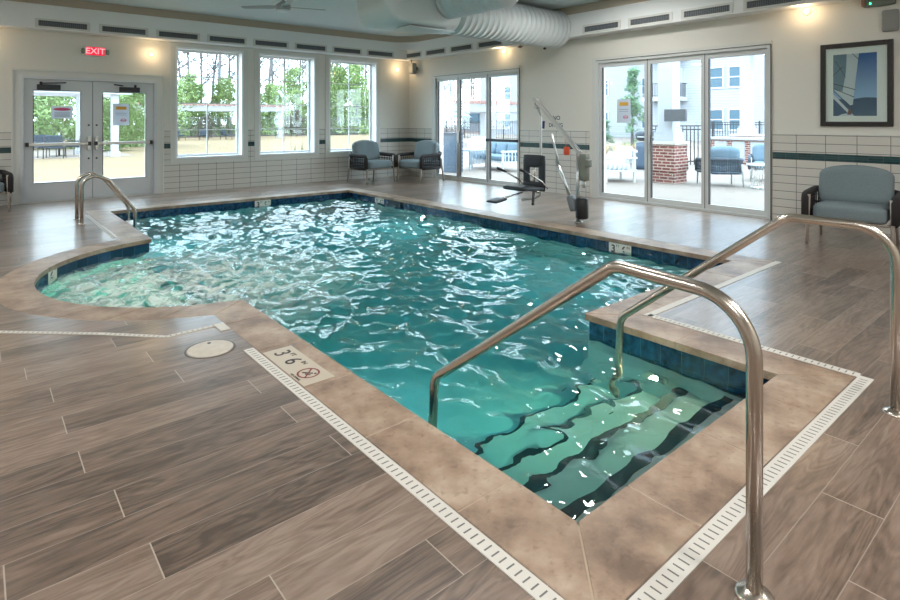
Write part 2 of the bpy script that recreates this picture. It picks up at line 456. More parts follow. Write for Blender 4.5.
a0 = math.acos((1.73 - SC[0]) / SR); yb = SC[1] - SR * math.sin(a0); yt = SC[1] + SR * math.sin(a0)
a1 = math.acos((1.42 - SC[0]) / (SR + CO)); ybo = SC[1] - (SR + CO) * math.sin(a1); yto = SC[1] + (SR + CO) * math.sin(a1)
g = GAP / 2
st.prism([(1.73, 1.31 + g * 2), (1.73, 1.641 - g), (1.42, 1.641 - g), (1.42, 1.0 + g * 2)], -.05, 0)
for y0, y1 in ((1.641, 2.309), (2.309, 2.948), (2.948, 3.62), (3.62, 4.26)):
    st.prism([(1.73, y0 + g), (1.73, y1 - g), (1.42, y1 - g), (1.42, y0 + g)], -.05, 0)
st.prism([(1.73, 4.26 + g), (1.73, yb - .01), (1.42, ybo - .01), (1.42, 4.26 + g)], -.05, 0)
# front run
xs = [1.73, 2.06, 2.68, 3.3, 3.64]
st.prism([(1.73 + g * 2, 1.31), (2.06 - g, 1.31), (2.06 - g, 1.0), (1.42 + g * 2, 1.0)], -.05, 0)
for x0, x1 in ((2.06, 2.68), (2.68, 3.3)):
    st.prism([(x0 + g, 1.31), (x1 - g, 1.31), (x1 - g, 1.0), (x0 + g, 1.0)], -.05, 0)
st.prism([(3.3 + g, 1.31), (3.64 - g, 1.31), (3.95 - g, 1.0), (3.3 + g, 1.0)], -.05, 0)
# recess right side, peninsula, right side, far side
st.prism([(3.64, 1.31 + g), (3.95, 1.0 + g), (3.95, 1.95 - g), (3.64, 1.95 - g)], -.05, 0)
st.prism([(3.64, 1.95 + g), (3.95, 1.95 + g), (3.95, 2.38 - g), (3.64, 2.69 - g)], -.05, 0)
run((3.64, 2.69), (6.23, 2.69), (0, -1), 4, -CO, CO)
run((6.23, 2.69), (6.23, 10.81), (1, 0), 13, CO, CO)
run((6.23, 10.81), (1.73, 10.81), (0, 1), 7, CO, CO)
run((1.73, 10.81), (1.73, yt), (-1, 0), 4, CO, yt - yto)
AN = 12
angs = np.linspace(a0, 2 * PI - a0, AN * 3 + 1); ango = np.linspace(a1, 2 * PI - a1, AN * 3 + 1)
for i in range(AN):
    ii = range(3 * i, 3 * i + 4); q = .0016
    pin = [(SC[0] + SR * math.cos(angs[k]), SC[1] + SR * math.sin(angs[k])) for k in ii]
    pout = [(SC[0] + (SR + CO) * math.cos(ango[k]), SC[1] + (SR + CO) * math.sin(ango[k])) for k in ii]
    cx = (pin[1][0] + pout[2][0]) / 2; cy = (pin[1][1] + pout[2][1]) / 2
    poly = pin + pout[::-1]
    st.prism([(cx + (x - cx) * .993, cy + (y - cy) * .993) for x, y in poly], -.05, 0)
cop = st.build('pool_coping', M_coping, bevel=.006)
struct(cop, 'beige travertine coping stones around the pool and its round end', 'pool coping')

# waterline tile, basin walls and floors
def wall_strip(name, pts, z0, z1, m, closed=True):
    mb = MB(); n = len(pts)
    vs = [(x, y, z0) for x, y in pts] + [(x, y, z1) for x, y in pts]
    mb.add(vs, [(i, (i + 1) % n, (i + 1) % n + n, i + n) for i in range(n if closed else n - 1)])
    return mb.build(name, m)
wl = outline(.025); IW = wl
o = wall_strip('waterline_tile', wl[:6] + [wl[6]], -.30, -.03, M_wl, closed=False)
ob = wall_strip('waterline_tile_closing', [wl[-1], wl[0]], -.30, -.03, M_wl, closed=False)
ob.parent = o; ob.name = 'waterline_tile_strip'
struct(o, 'blue glazed tile band just under the straight pool edges', 'tile band')
o = wall_strip('waterline_tile', wl[6:], -.30, -.03, M_wlarc, closed=False)
struct(o, 'blue glazed tile band around the round spa end', 'tile band')
DEEP = -1.12
bw = wall_strip('pool_basin_wall', wl, DEEP, -.28, M_plaster)
struct(bw, 'pale plaster walls of the pool under water', 'pool wall')
fl = MB(); tri = tessellate_polygon([[Vector((x, y, 0)) for x, y in outline(.05)]])
fl.add([(x, y, DEEP) for x, y in outline(.05)], [tuple(t) for t in tri])
struct(fl.build('pool_basin_floor', M_plaster), 'pale plaster floor of the pool under water', 'pool floor')
# submerged steps in the entry recess
sp = MB(); ns = MB()
for y0, y1, z in ((1.28, 1.62, -.34), (1.62, 1.95, -.56), (1.95, 2.28, -.78), (2.28, 2.62, -.97)):
    sp.box(1.69, 3.67, y0, y1, DEEP, z)
    if z > -.6: ns.box(1.695, 3.665, y1 - (.07 if z > -.4 else .05), y1 + .004, z - .06, z + .004)
    if z < -.7: ns.box(1.695, 3.665, y1 - .03, y1 + .004, z - .03, z + .004)
steps = struct(sp.build('pool_steps', M_plaster), 'pale submerged entry steps at the near end of the pool', 'pool steps')
tag(ns.build('nosing', M_nose, steps), 'dark tile strip along each step edge')
# spa bench
sb = MB()
ri = SR - .42
pin = [(SC[0] + (SR + .03) * math.cos(a), SC[1] + (SR + .03) * math.sin(a)) for a in np.linspace(a0 + .02, 2 * PI - a0 - .02, 30)]
pout = [(SC[0] + ri * math.cos(a), SC[1] + ri * math.sin(a)) for a in np.linspace(a0 + .1, 2 * PI - a0 - .1, 30)]
sb.prism(pin + pout[::-1], DEEP, -.55)
disc = [(SC[0] + (SR + .03) * math.cos(a), SC[1] + (SR + .03) * math.sin(a)) for a in np.linspace(a0, 2 * PI - a0, 30)]
sb.prism(disc, DEEP, -.86)
struct(sb.build('spa_bench', M_plaster), 'pale submerged bench around the inside of the round end', 'spa bench')

# ------------------------------------------------------------------ water
def point_in(poly, X, Y):
    ins = np.zeros(X.shape, bool); n = len(poly); j = n - 1
    for i in range(n):
        xi, yi = poly[i]; xj, yj2 = poly[j]
        c = ((yi > Y) != (yj2 > Y)) & (X < (xj - xi) * (Y - yi) / (yj2 - yi + 1e-12) + xi)
        ins ^= c; j = i
    return ins
def make_water():
    rng = np.random.default_rng(5)
    d = .03
    gx = np.arange(.33, 6.36, d); gy = np.arange(1.19, 10.95, d)
    X, Y = np.meshgrid(gx, gy)
    Z = np.zeros_like(X)
    for i in range(110):
        lam = .085 * (.7 / .085) ** rng.random()
        th = rng.normal(.2, .85) if i % 3 else rng.uniform(0, 2 * PI)
        k = 2 * PI / lam
        amp = .0015 * (lam / .35) ** .8
        ph = rng.uniform(0, 2 * PI)
        # slow phase wander breaks up long parallel crests
        u = X * math.cos(th) + Y * math.sin(th); w = -X * math.sin(th) + Y * math.cos(th)
        Z += amp * np.sin(k * u + ph + .9 * np.sin(w * 2 * PI / (lam * rng.uniform(2.5, 5)) + rng.uniform(0, 6)))
    Z = Z + 2.0 * np.abs(Z) * Z                      # sharper crests
    # calmer in the entry recess, boiling in the round end
    Z *= 1 - .25 * np.clip((2.9 - Y) / .5, 0, 1)
    sp = np.clip(1.6 - np.hypot(X - 1.4, Y - 6.3) * .8, 0, 1)
    T = np.zeros_like(X)
    for i in range(60):
        lam = .09 * (.45 / .09) ** rng.random(); th = rng.uniform(0, 2 * PI); k = 2 * PI / lam
        T += .0016 * (lam / .2) * np.sin(k * (X * math.cos(th) + Y * math.sin(th)) + rng.uniform(0, 6.3) + 1.5 * np.sin(k * .4 * (Y * math.cos(th) - X * math.sin(th))))
    Z += T * sp
    LV = -.16
    poly = outline(.06)
    cx, cy = (gx[:-1] + gx[1:]) / 2, (gy[:-1] + gy[1:]) / 2
    CX, CY = np.meshgrid(cx, cy)
    ins = point_in(poly, CX, CY)
    nx, ny = len(gx), len(gy)
    idx = np.full((ny, nx), -1); jj, ii = np.nonzero(ins)
    for a, b2 in ((0, 0), (0, 1), (1, 0), (1, 1)): idx[jj + a, ii + b2] = 0
    pj, pi = np.nonzero(idx == 0); idx[pj, pi] = np.arange(len(pj)); nv = len(pj)
    top = np.stack([gx[pi], gy[pj], LV + Z[pj, pi]], 1); bot = np.stack([gx[pi], gy[pj], np.full(nv, DEEP - .04)], 1)
    V = np.concatenate([top, bot])
    a, b2, c, e = idx[jj, ii], idx[jj, ii + 1], idx[jj + 1, ii + 1], idx[jj + 1, ii]
    F = np.stack([a, b2, c, e], 1).tolist()
    nt_ = len(F)
    F += (np.stack([e, c, b2, a], 1) + nv).tolist()
    pad = np.pad(ins, 1)
    for (j, i) in zip(jj, ii):
        if not pad[j, i + 1]: F.append((idx[j, i], idx[j, i] + nv, idx[j, i + 1] + nv, idx[j, i + 1]))
        if not pad[j + 2, i + 1]: F.append((idx[j + 1, i + 1], idx[j + 1, i + 1] + nv, idx[j + 1, i] + nv, idx[j + 1, i]))
        if not pad[j + 1, i]: F.append((idx[j + 1, i], idx[j + 1, i] + nv, idx[j, i] + nv, idx[j, i]))
        if not pad[j + 1, i + 2]: F.append((idx[j, i + 1], idx[j, i + 1] + nv, idx[j + 1, i + 1] + nv, idx[j + 1, i + 1]))
    me = bpy.data.meshes.new('pool_water'); me.from_pydata(V.tolist(), [], [tuple(map(int, f)) for f in F])
    me.materials.append(M_water)
    sm = np.zeros(len(me.polygons), bool); sm[:nt_] = True
    me.polygons.foreach_set('use_smooth', sm)
    # split shading between the rippled top and the sides
    bm = bmesh.new(); bm.from_mesh(me)
    bmesh.ops.recalc_face_normals(bm, faces=bm.faces)
    for ed in bm.edges:
        if len(ed.link_faces) == 2 and ed.link_faces[0].smooth != ed.link_faces[1].smooth: ed.smooth = False
    bm.to_mesh(me); bm.free()
    o = bpy.data.objects.new('pool_water', me); C.objects.link(o)
    return tag(o, 'rippled teal water filling the pool, foaming in its round end', 'water', kind='stuff')
make_water()

# ------------------------------------------------------------------ walls
def wall_with_holes(name, axis, pos, thick, a0_, a1_, z0, z1, holes, m):
    """axis 'x': wall runs along x at y=pos..pos+thick; holes = (a,b,z0,z1)"""
    mb = MB()
    def bx(a, b, c, d):
        if b - a < 1e-4 or d - c < 1e-4: return
        if axis == 'x': mb.box(a, b, pos, pos + thick, c, d)
        else: mb.box(pos, pos + thick, a, b, c, d)
    hs = sorted(holes); cur = a0_
    for a, b, c, d in hs:
        bx(cur, a, z0, z1); bx(a, b, z0, c); bx(a, b, d, z1); cur = b
    bx(cur, a1_, z0, z1)
    return mb.build(name, m)
WIN = [(3.27, 4.635), (5.05, 6.41), (6.84, 8.2)]; WZ = (.73, 3.04)
DA = (.66, 2.86, 2.30)            # exit door opening x0,x1,top
DB1 = (8.62, 11.68); DB2 = (3.43, 6.6); DZ = 2.67
holesA = [(a, b, WZ[0], WZ[1]) for a, b in WIN] + [(DA[0], DA[1], 0, DA[2])]
o = wall_with_holes('wall_far', 'x', WY, .3, LX, RX + .3, -.02, CZ + .1, holesA, M_wall)
struct(o, 'warm white painted far wall with windows and exit door', 'wall')
holesB = [(DB1[0], DB1[1], 0, DZ), (DB2[0], DB2[1], 0, DZ)]
o = wall_with_holes('wall_right', 'y', RX, .3, BY, WY, -.02, CZ + .1, holesB, M_wall)
struct(o, 'warm white painted right wall with sliding patio doors', 'wall')
struct(MB().box(LX - .2, LX, BY, WY, -.02, CZ + .1).build('wall_left', M_wall), 'plain warm white wall on the left side', 'wall')
struct(MB().box(LX, RX, BY - .2, BY, -.02, CZ + .1).build('wall_near', M_wall), 'plain warm white wall behind the viewer', 'wall')
struct(MB().box(LX - .2, RX + .3, BY - .2, WY + .3, CZ, CZ + .15).build('ceiling', M_ceil), 'pale blue grey painted ceiling', 'ceiling')

# wall tile fields, standing 12 mm off the wall
def tile_field(name, axis, pos, spans, m, mb_, lab):
    t, bnd = MB(), MB()
    for a, b, zt in spans:
        for z0, z1, q in ((.0, .93, t), (.93, 1.03, bnd), (1.03, 1.30, t)):
            z1 = min(z1, zt)
            if z1 <= z0: continue
            if axis == 'x': q.box(a, b, pos - .012, pos + .002, z0, z1)
            else: q.box(pos - .012, pos + .002, a, b, z0, z1)
    o = t.build(name, m); struct(o, lab, 'wall tile')
    if bnd.v: tag(bnd.build('accent_band', mb_, o), 'narrow dark teal glass tile band')
    return o
FR = .13
tile_field('wall_tile_far', 'x', WY, [(LX, DA[0] - .13, 9), (DA[1] + .13, WIN[0][0] - FR, 9), (WIN[0][0] - FR, WIN[0][1] + FR, .60), (WIN[0][1] + FR, WIN[1][0] - FR, 9),
    (WIN[1][0] - FR, WIN[1][1] + FR, .60), (WIN[1][1] + FR, WIN[2][0] - FR, 9), (WIN[2][0] - FR, WIN[2][1] + FR, .60), (WIN[2][1] + FR, RX, 9)], M_tileA, M_bandA,
    'white stacked wall tiles with grey grout on the far wall')
tile_field('wall_tile_right', 'y', RX, [(BY, DB2[0] - .02, 9), (DB2[1] + .16, DB1[0] - .02, 9), (DB1[1] + .1, WY - .012, 9)], M_tileB, M_bandB,
    'white stacked wall tiles with grey grout on the right wall')
# cap line
mb = MB()
for a, b in ((LX, DA[0] - .13), (DA[1] + .13, WIN[0][0] - FR), (WIN[0][1] + FR, WIN[1][0] - FR), (WIN[1][1] + FR, WIN[2][0] - FR), (WIN[2][1] + FR, RX)):
    mb.box(a, b, WY - .016, WY, 1.30, 1.312)
struct(mb.build('trim_1', M_trim), 'thin white tile cap strip along the far wall', 'trim')
mb = MB()
for a, b in ((BY, DB2[0] - .02), (DB2[1] + .16, DB1[0] - .02), (DB1[1] + .1, WY - .02)):
    mb.box(RX - .016, RX, a, b, 1.30, 1.312)
struct(mb.build('trim_2', M_trim), 'thin white tile cap strip along the right wall', 'trim')

# ------------------------------------------------------------------ soffit (bulkhead) with rounded corner, tan cove strip
PJ = .30
def rounded_L(p, r):
    c = (RX - p, WY - p)
    pts = [(LX, WY - p)]
    for k in range(13):
        a = PI / 2 - k / 12 * PI / 2
        pts.append((c[0] - r + r * math.cos(a), c[1] - r + r * math.sin(a)))
    pts.append((RX - p, BY)); return pts
mb = MB(); mb.prism(rounded_L(PJ, .02) + [(RX, BY), (RX, WY), (LX, WY)], 3.16, 3.40)
sf = mb.build('soffit', M_soffit)
struct(sf, 'grey white bulkhead carrying the air grilles below the ceiling', 'soffit')
mb = MB(); mb.prism(rounded_L(PJ, .55) + [(RX, BY), (RX, WY), (LX, WY)], 3.40, 3.60); mb.build('soffit_upper_band', M_soffit, sf)
mb = MB(); mb.prism(rounded_L(PJ + .02, .75) + [(RX, BY), (RX, WY), (LX, WY)], 3.60, CZ)
struct(mb.build('trim_3', M_tan), 'tan rounded cove moulding between soffit and ceiling', 'trim')

# air grilles
M_louv = mat('dark_louvre', (122, 128, 132), .5)
def make_grille():
    r = empty('air_grille')
    f = MB()
    w, h = .74, .10
    f.box(-w / 2 - .05, w / 2 + .05, -.012, 0, h / 2, h / 2 + .035); f.box(-w / 2 - .05, w / 2 + .05, -.012, 0, -h / 2 - .035, -h / 2)
    f.box(-w / 2 - .05, -w / 2, -.012, 0, -h / 2, h / 2); f.box(w / 2, w / 2 + .05, -.012, 0, -h / 2, h / 2)
    f.build('frame', M_trim, r, bevel=.003)
    MB().box(-w / 2, w / 2, -.003, -.001, -h / 2, h / 2).build('backing', mat('grille_backing', (76, 82, 88), .6), r)
    l = MB()
    for i in range(3): l.box(-w / 2, w / 2, -.009, -.004, -h / 2 + .018 + i * .022, -h / 2 + .022 + i * .022)
    for i in range(24): l.box(-w / 2 + (i + .5) * w / 24 - .003, -w / 2 + (i + .5) * w / 24 + .003, -.010, -.005, -h / 2, h / 2)
    l.build('louvre', M_louv, r)
    return r
g0 = make_grille(); first = True
ordn = ['first', 'second', 'third', 'fourth', 'fifth', 'sixth', 'seventh', 'eighth']
for k in range(8):
    o = g0 if first else copy_tree(g0); first = False
    o.location = (1.255 + .985 * k, WY - PJ, 3.262)
    tag(o, f'dark slotted air grille on the far soffit, {ordn[k]} from the left', 'air grille', 'air grilles along the soffit')
ysB = [12.3 - .995 * k for k in range(10)]
nm = 0
for k, y in enumerate(ysB):
    if 7.0 < y < 8.4: continue
    o = copy_tree(g0); o.location = (RX - PJ, y - .05, 3.262); o.rotation_euler = (0, 0, -PI / 2); nm += 1
    tag(o, f'dark slotted air grille on the right soffit, {ordn[nm - 1]} from the room corner', 'air grille', 'air grilles along the soffit')

# ------------------------------------------------------------------ windows on the far wall
def window(i, a, b):
    r = empty(f'window_{i}', (0, 0, 0)); side = ['beside the exit door', 'the middle one of three', 'nearest the room corner'][i - 1]
    struct(r, f'tall white window with eight panes, {side}', 'window')
    z0, z1 = WZ; y = WY
    c = MB()  # casing
    c.box(a - FR, a - .03, y - .02, y + .001, z0 - .13, z1 + .11); c.box(b + .03, b + FR, y - .02, y + .001, z0 - .13, z1 + .11)
    c.box(a - .03, b + .03, y - .02, y + .001, z1 + .03, z1 + .11); c.box(a - .03, b + .03, y - .02, y + .001, z0 - .13, z0 - .03)
    c.build('casing', M_trim, r)
    j = MB()
    j.box(a - .03, a + .006, y - .02, y + .31, z0 - .03, z1 + .03); j.box(b - .006, b + .03, y - .02, y + .31, z0 - .03, z1 + .03)
    j.box(a + .006, b - .006, y - .02, y + .31, z1 - .006, z1 + .03)
    j.build('jamb', M_white, r)
    MB().box(a + .006, b - .006, y - .035, y + .31, z0 - .03, z0 + .006).build('sill', M_white, r, bevel=.004)
    s = MB(); yy = y + .22
    s.box(a, a + .045, yy, yy + .05, z0, z1); s.box(b - .045, b, yy, yy + .05, z0, z1)
    s.box(a + .045, b - .045, yy, yy + .05, z1 - .045, z1); s.box(a + .045, b - .045, yy, yy + .05, z0, z0 + .05)
    s.build('sash', M_white, r)
    m = MB(); xm = (a + b) / 2
    m.box(xm - .011, xm + .011, yy + .01, yy + .035, z0 + .05, z1 - .045)
    for k in (1, 2, 3):
        z = z0 + (z1 - z0) * k / 4; m.box(a + .045, xm - .011, yy + .01, yy + .035, z - .010, z + .010); m.box(xm + .011, b - .045, yy + .01, yy + .035, z - .010, z + .010)
    m.build('muntin', M_white, r)
    MB().box(a + .045, b - .045, yy + .021, yy + .024, z0 + .05, z1 - .045).build('pane', M_glass, r)
for i, (a, b) in enumerate(WIN): window(i + 1, a, b)

# ------------------------------------------------------------------ exit double door
def ident(): return Matrix.Identity(4)
dr = struct(empty('door_1'), 'grey double exit door with glass lites and push bars', 'door')
a, b, t = DA
mb = MB()
mb.box(a - .13, a - .02, WY - .02, WY + .001, 0, t + .13); mb.box(b + .02, b + .13, WY - .02, WY + .001, 0, t + .13); mb.box(a - .02, b + .02, WY - .02, WY + .001, t + .02, t + .13)
mb.box(a - .15, a - .12, WY - .045, WY + .001, 0, t + .15); mb.box(b + .12, b + .15, WY - .045, WY + .001, 0, t + .15); mb.box(a - .12, b + .12, WY - .045, WY + .001, t + .12, t + .15)
mb.build('casing', M_trim, dr)
mb = MB()
mb.box(a - .02, a + .03, WY - .03, WY + .16, 0, t + .02); mb.box(b - .03, b + .02, WY - .03, WY + .16, 0, t + .02); mb.box(a + .03, b - .03, WY - .03, WY + .16, t - .03, t + .02)
mb.build('door_frame', M_door, dr)
MB().box(a + .03, b - .03, WY - .06, WY + .2, 0, .018).build('threshold', M_steel, dr, bevel=.004)
xm = (a + b) / 2
yl = WY + .03
for s, (x0, x1) in enumerate(((a + .033, xm - .005), (xm + .005, b - .033))):
    lf = MB(); hx = .145 if s == 0 else .15
    g0x, g1x = x0 + hx, x1 - .20 if s == 0 else x1 - .15
    if s == 1: g0x = x0 + .17
    gz0, gz1 = .36, 2.06
    lf.box(x0, g0x, yl, yl + .045, .02, t - .032); lf.box(g1x, x1, yl, yl + .045, .02, t - .032)
    lf.box(g0x, g1x, yl, yl + .045, .02, gz0); lf.box(g0x, g1x, yl, yl + .045, gz1, t - .032)
    leaf = lf.build('door_leaf', M_door, dr)
    MB().box(g0x, g1x, yl + .02, yl + .024, gz0, gz1).build('pane', M_glass, leaf)
    st_ = MB()
    for q in ((g0x - .012, g0x, gz0, gz1), (g1x, g1x + .012, gz0, gz1)): st_.box(q[0], q[1], yl - .006, yl, q[2], q[3])
    st_.box(g0x, g1x, yl - .006, yl, gz1, gz1 + .012); st_.box(g0x, g1x, yl - .006, yl, gz0 - .012, gz0)
    st_.build('glazing_bead', M_gasket, leaf)
    pb = MB(); pb.box(x0 + .02, x1 - .03, yl - .075, yl - .04, 1.04, 1.095)
    pbo = pb.build('push_bar', M_steel, leaf, bevel=.005)
    e2 = MB(); e2.box(x0 + .02, x0 + .07, yl - .08, yl, 1.03, 1.105); e2.box(x1 - .08, x1 - .03, yl - .08, yl, 1.03, 1.105)
    e2.build('push_bar_end', M_dark, leaf, bevel=.004)
    hx_ = x1 - .06 if s == 0 else x0 + .06
    lk = MB(); lk.box(hx_ - .03, hx_ + .03, yl - .05, yl, .94, 1.2)
    lk.build('latch_case', M_steel, leaf, bevel=.006)
    for z in (.78, 1.42): 
        MB().cyl((hx_, yl - .008, z), (hx_, yl + .001, z), .018, n=14).build('lock_bolt', M_dark, leaf)
    cl = MB(); cx0 = x0 + .19 if s == 0 else x1 - .62
    cl.box(cx0, cx0 + .36, yl - .07, yl, 2.075, 2.175)
    clo = cl.build('door_closer', M_dark, leaf, bevel=.008)
    ar = MB(); ar.bar((cx0 + .06, yl - .06, 2.195), (cx0 + .44 if s == 0 else cx0 - .1, yl - .11, 2.215), .03, .02); ar.cyl((cx0 + (.06 if s == 0 else .28), yl - .05, 2.16), (cx0 + (.06 if s == 0 else .28), yl - .05, 2.225), .022, n=12)
    ar.build('closer_arm', M_black, leaf)
MB().box(xm - .012, xm + .012, yl + .045, yl + .055, .02, t - .032).build('astragal', M_gasket, dr)
# notices on the door glass
M_paper = mat('notice_paper', (228, 234, 240), .6)
_nt = M_paper.node_tree; _b = _nt.nodes['Principled BSDF']
_t = N(_nt, 'ShaderNodeBsdfTranslucent'); _t.inputs[0].default_value = lin((190, 196, 204)); _m = N(_nt, 'ShaderNodeMixShader'); _m.inputs[0].default_value = .4
_nt.links.new(_b.outputs[0], _m.inputs[1]); _nt.links.new(_t.outputs[0], _m.inputs[2]); _nt.links.new(_m.outputs[0], _nt.nodes['Material Output'].inputs[0])
M_pink = mat('notice_pink', (206, 84, 120), .6)
M_yel = mat('notice_yellow', (222, 172, 70), .6)
M_grey_t = mat('notice_grey_print', (140, 150, 160), .6)
def notice(name, x, z, w, h, label, kind, axis='x', ypos=None):
    r = empty(name, (x, ypos, z), 0 if axis == 'x' else -PI / 2); tag(r, label, 'notice')
    MB().box(-w / 2, w / 2, -.001, .001, -h / 2, h / 2).build('paper', M_paper, r)
    if kind == 'oval':
        o = MB(); o.add([(.42 * w * math.cos(2 * PI * k / 24), -.002, h * .26 + .12 * h * math.sin(2 * PI * k / 24)) for k in range(24)], [tuple(range(24))])
        o.build('heading', M_pink, r)
        o = MB()
        for k in range(4): o.box(-w * .36, w * .36, -.0025, -.0012, -h * (.02 + .1 * k) - .006, -h * (.02 + .1 * k) + .004)
        o.build('printed_lines', M_grey_t, r)
    else:
        o = MB(); o.box(-w * .32, w * .34, -.0025, -.0012, h * .22, h * .37); o.build('heading', M_yel, r)
        o = MB(); o.box(-w * .34, w * .34, -.0025, -.0012, h * .05, h * .07); o.box(-w * .34, w * .34, -.0025, -.0012, -h * .03, -h * .015); o.build('printed_lines', M_grey_t, r)
        o = MB()
        for k in range(20):
            a_ = 2 * PI * k / 20; a2 = 2 * PI * (k + 1) / 20; cx, cz = w * .15, -h * .27
            o.add([(cx + rr * w * math.cos(q) * 1., -.002, cz + rr * w * .6 * math.sin(q)) for rr, q in ((.19, a_), (.19, a2), (.14, a2), (.14, a_))], [(0, 1, 2, 3)])
        o.box(w * .0, w * .3, -.0025, -.0012, -h * .285, -h * .255); o.build('round_mark', M_pink, r)
    return r
notice('notice', 1.27, 1.66, .335, .235, 'white notice with a pink oval on the left exit door leaf', 'oval', ypos=yl + .017)
notice('notice', 2.245, 1.63, .285, .43, 'white notice with yellow heading on the right exit door leaf', 'yellow', ypos=yl + .017)

# ------------------------------------------------------------------ sliding patio doors on the right wall
def slider(i, y0, y1, mull, label, bar):
    r = struct(empty(f'door_{i}'), label, 'sliding door')
    X0, X1 = RX - .015, RX + .12
    f = MB(); w = .05
    f.box(X0, X1, y0, y0 + w, 0, DZ); f.box(X0, X1, y1 - w, y1, 0, DZ); f.box(X0, X1, y0 + w, y1 - w, DZ - w, DZ); f.box(X0, X1, y0 + w, y1 - w, 0, .035)
    f.build('door_frame', M_alu, r)
    rv = MB(); rv.box(RX - .02, RX + .31, y1 - .006, y1 + .09, 0, DZ + .06); rv.box(RX - .02, RX + .31, y0 - .0, y1 - .006, DZ - .006, DZ + .06)
    rv.build('casing', M_trim, r)
    ed = MB(); ed.box(RX - .022, RX - .015, y0 - .006, y0 + .006, 0, DZ); ed.box(RX - .022, RX - .015, y0, y1, DZ - .004, DZ + .006); ed.build('edge_seal', M_gasket, r)
    ys = [y0 + w] + list(mull) + [y1 - w]
    for k in range(3):
        p0, p1 = ys[k], ys[k + 1]; xo = RX + .03 + .0 * k; s_ = .062
        lf = MB()
        lf.box(xo, xo + .05, p0 + .003, p0 + s_, .036, DZ - w - .002); lf.box(xo, xo + .05, p1 - s_, p1 - .003, .036, DZ - w - .002)
        lf.box(xo, xo + .05, p0 + s_, p1 - s_, .036, .036 + .08); lf.box(xo, xo + .05, p0 + s_, p1 - s_, DZ - w - .085, DZ - w - .002)
        L = lf.build('door_leaf', M_alu, r)
        MB().box(xo + .02, xo + .024, p0 + s_, p1 - s_, .116, DZ - w - .085).build('pane', M_glass, L)
        gk = MB(); gk.box(xo - .003, xo + .045, p1 - s_ - .014, p1 - s_, .116, DZ - w - .085)
        gk.box(xo - .003, xo, p0 - .004, p0 + .006, .04, DZ - w)
        gk.build('gasket', M_gasket, L)
        if k == 1: MB().box(xo - .03, xo, p1 - .045, p1 - .015, .95, 1.25).build('handle', M_steel, L, bevel=.006)
        if bar and k == 0:
            MB().box(xo - .09, xo - .03, p0 + .0, p1 - .01, 1.02, 1.085).build('push_bar', M_dark, L, bevel=.006)
            q = MB(); q.box(xo - .06, xo, p0 + .03, p0 + .07, 1.02, 1.085); q.box(xo - .06, xo, p1 - .07, p1 - .03, 1.02, 1.085); q.build('push_bar_bracket', M_dark, L)
    return r
slider(2, DB1[0], DB1[1], (9.68, 10.75), 'three-leaf glass patio door near the room corner with a dark push bar', True)
slider(3, DB2[0], DB2[1], (4.47, 5.52), 'three-leaf glass patio door between the pool lift and the framed picture', False)
notice('notice', 0, 1.67, .29, .44, 'white notice with yellow heading on the patio door glass near the pool lift', 'yellow', 'y', 0).location = (RX + .045, 6.02, 1.69)

# ------------------------------------------------------------------ drains
def drain(pts, w, label, slot_w=.55):
    """narrow slotted channel cover along a polyline on the floor"""
    L = 0; base = MB(); sl = MB(); pts = [Vector(p + (0,)) for p in pts]
    for a, b in zip(pts, pts[1:]):
        d = (b - a); n = d.length; d.normalize(); q = Vector((-d.y, d.x, 0)); 
        M = Matrix.Translation(a) @ Matrix((d, q, Vector((0, 0, 1)))).transposed().to_4x4()
        base.box(0, n, -w / 2, w / 2, -.01, .004, M)
        k = .03
        while k < n - .02:
            sl.box(k - .003, k + .003, -w * slot_w / 2, w * slot_w / 2, .003, .0047, M); k += .036
    o = base.build('drain_channel', M_grate)
    if sl.v: tag(sl.build('slots', M_slot, o), kind='stuff')
    return tag(o, label, 'drain')
drain([(1.378, 3.69), (1.378, .88)], .066, 'long ivory slotted drain left of the pool coping, running to the camera')
drain([(1.345, .955), (3.985, .955)], .072, 'ivory slotted drain along the near coping by the handrail posts')
drain([(3.985, .99), (3.985, 2.345)], .066, 'ivory slotted drain along the coping right of the entry steps')
drain([(3.955, 2.345), (6.55, 2.345)], .06, 'pale drain cover leading right from the coping tip toward the patio doors', .0)
drain([(-1.6, 6.75), (.14, 5.13), (.69, 4.62), (1.02, 4.27), (1.36, 4.27)], .04, 'bent thin ivory drain around the round end of the pool')
drain([(1.378, 10.6), (1.378, 8.33)], .05, 'pale drain strip beside the ladder rails')
tag(MB().box(1.345, 1.415, 4.13, 4.30, -.01, .006).build('drain_end_cap', M_grate, bevel=.002), 'small ivory end piece where the thin curved drain meets the coping', 'drain cover')
# skimmer lid
r = empty('floor_hatch', (1.19, 3.86, 0), label='round off-white access hatch set in the deck planks', cat='hatch')
M_lid = mat('off_white_lid', (196, 188, 176), .5, var=.08, vscale=20)
MB().lathe([(.142, 0), (.142, .004), (.134, .006), (0.001, .006)], 40).build('cover', M_lid, r)
MB().lathe([(.155, 0), (.155, .002), (.144, .002)], 40).build('ring', M_slot, r)
q = MB(); q.cyl((.02, .09, .005), (.02, .09, .0075), .012, n=12);  q.build('finger_hole', M_dark, r)

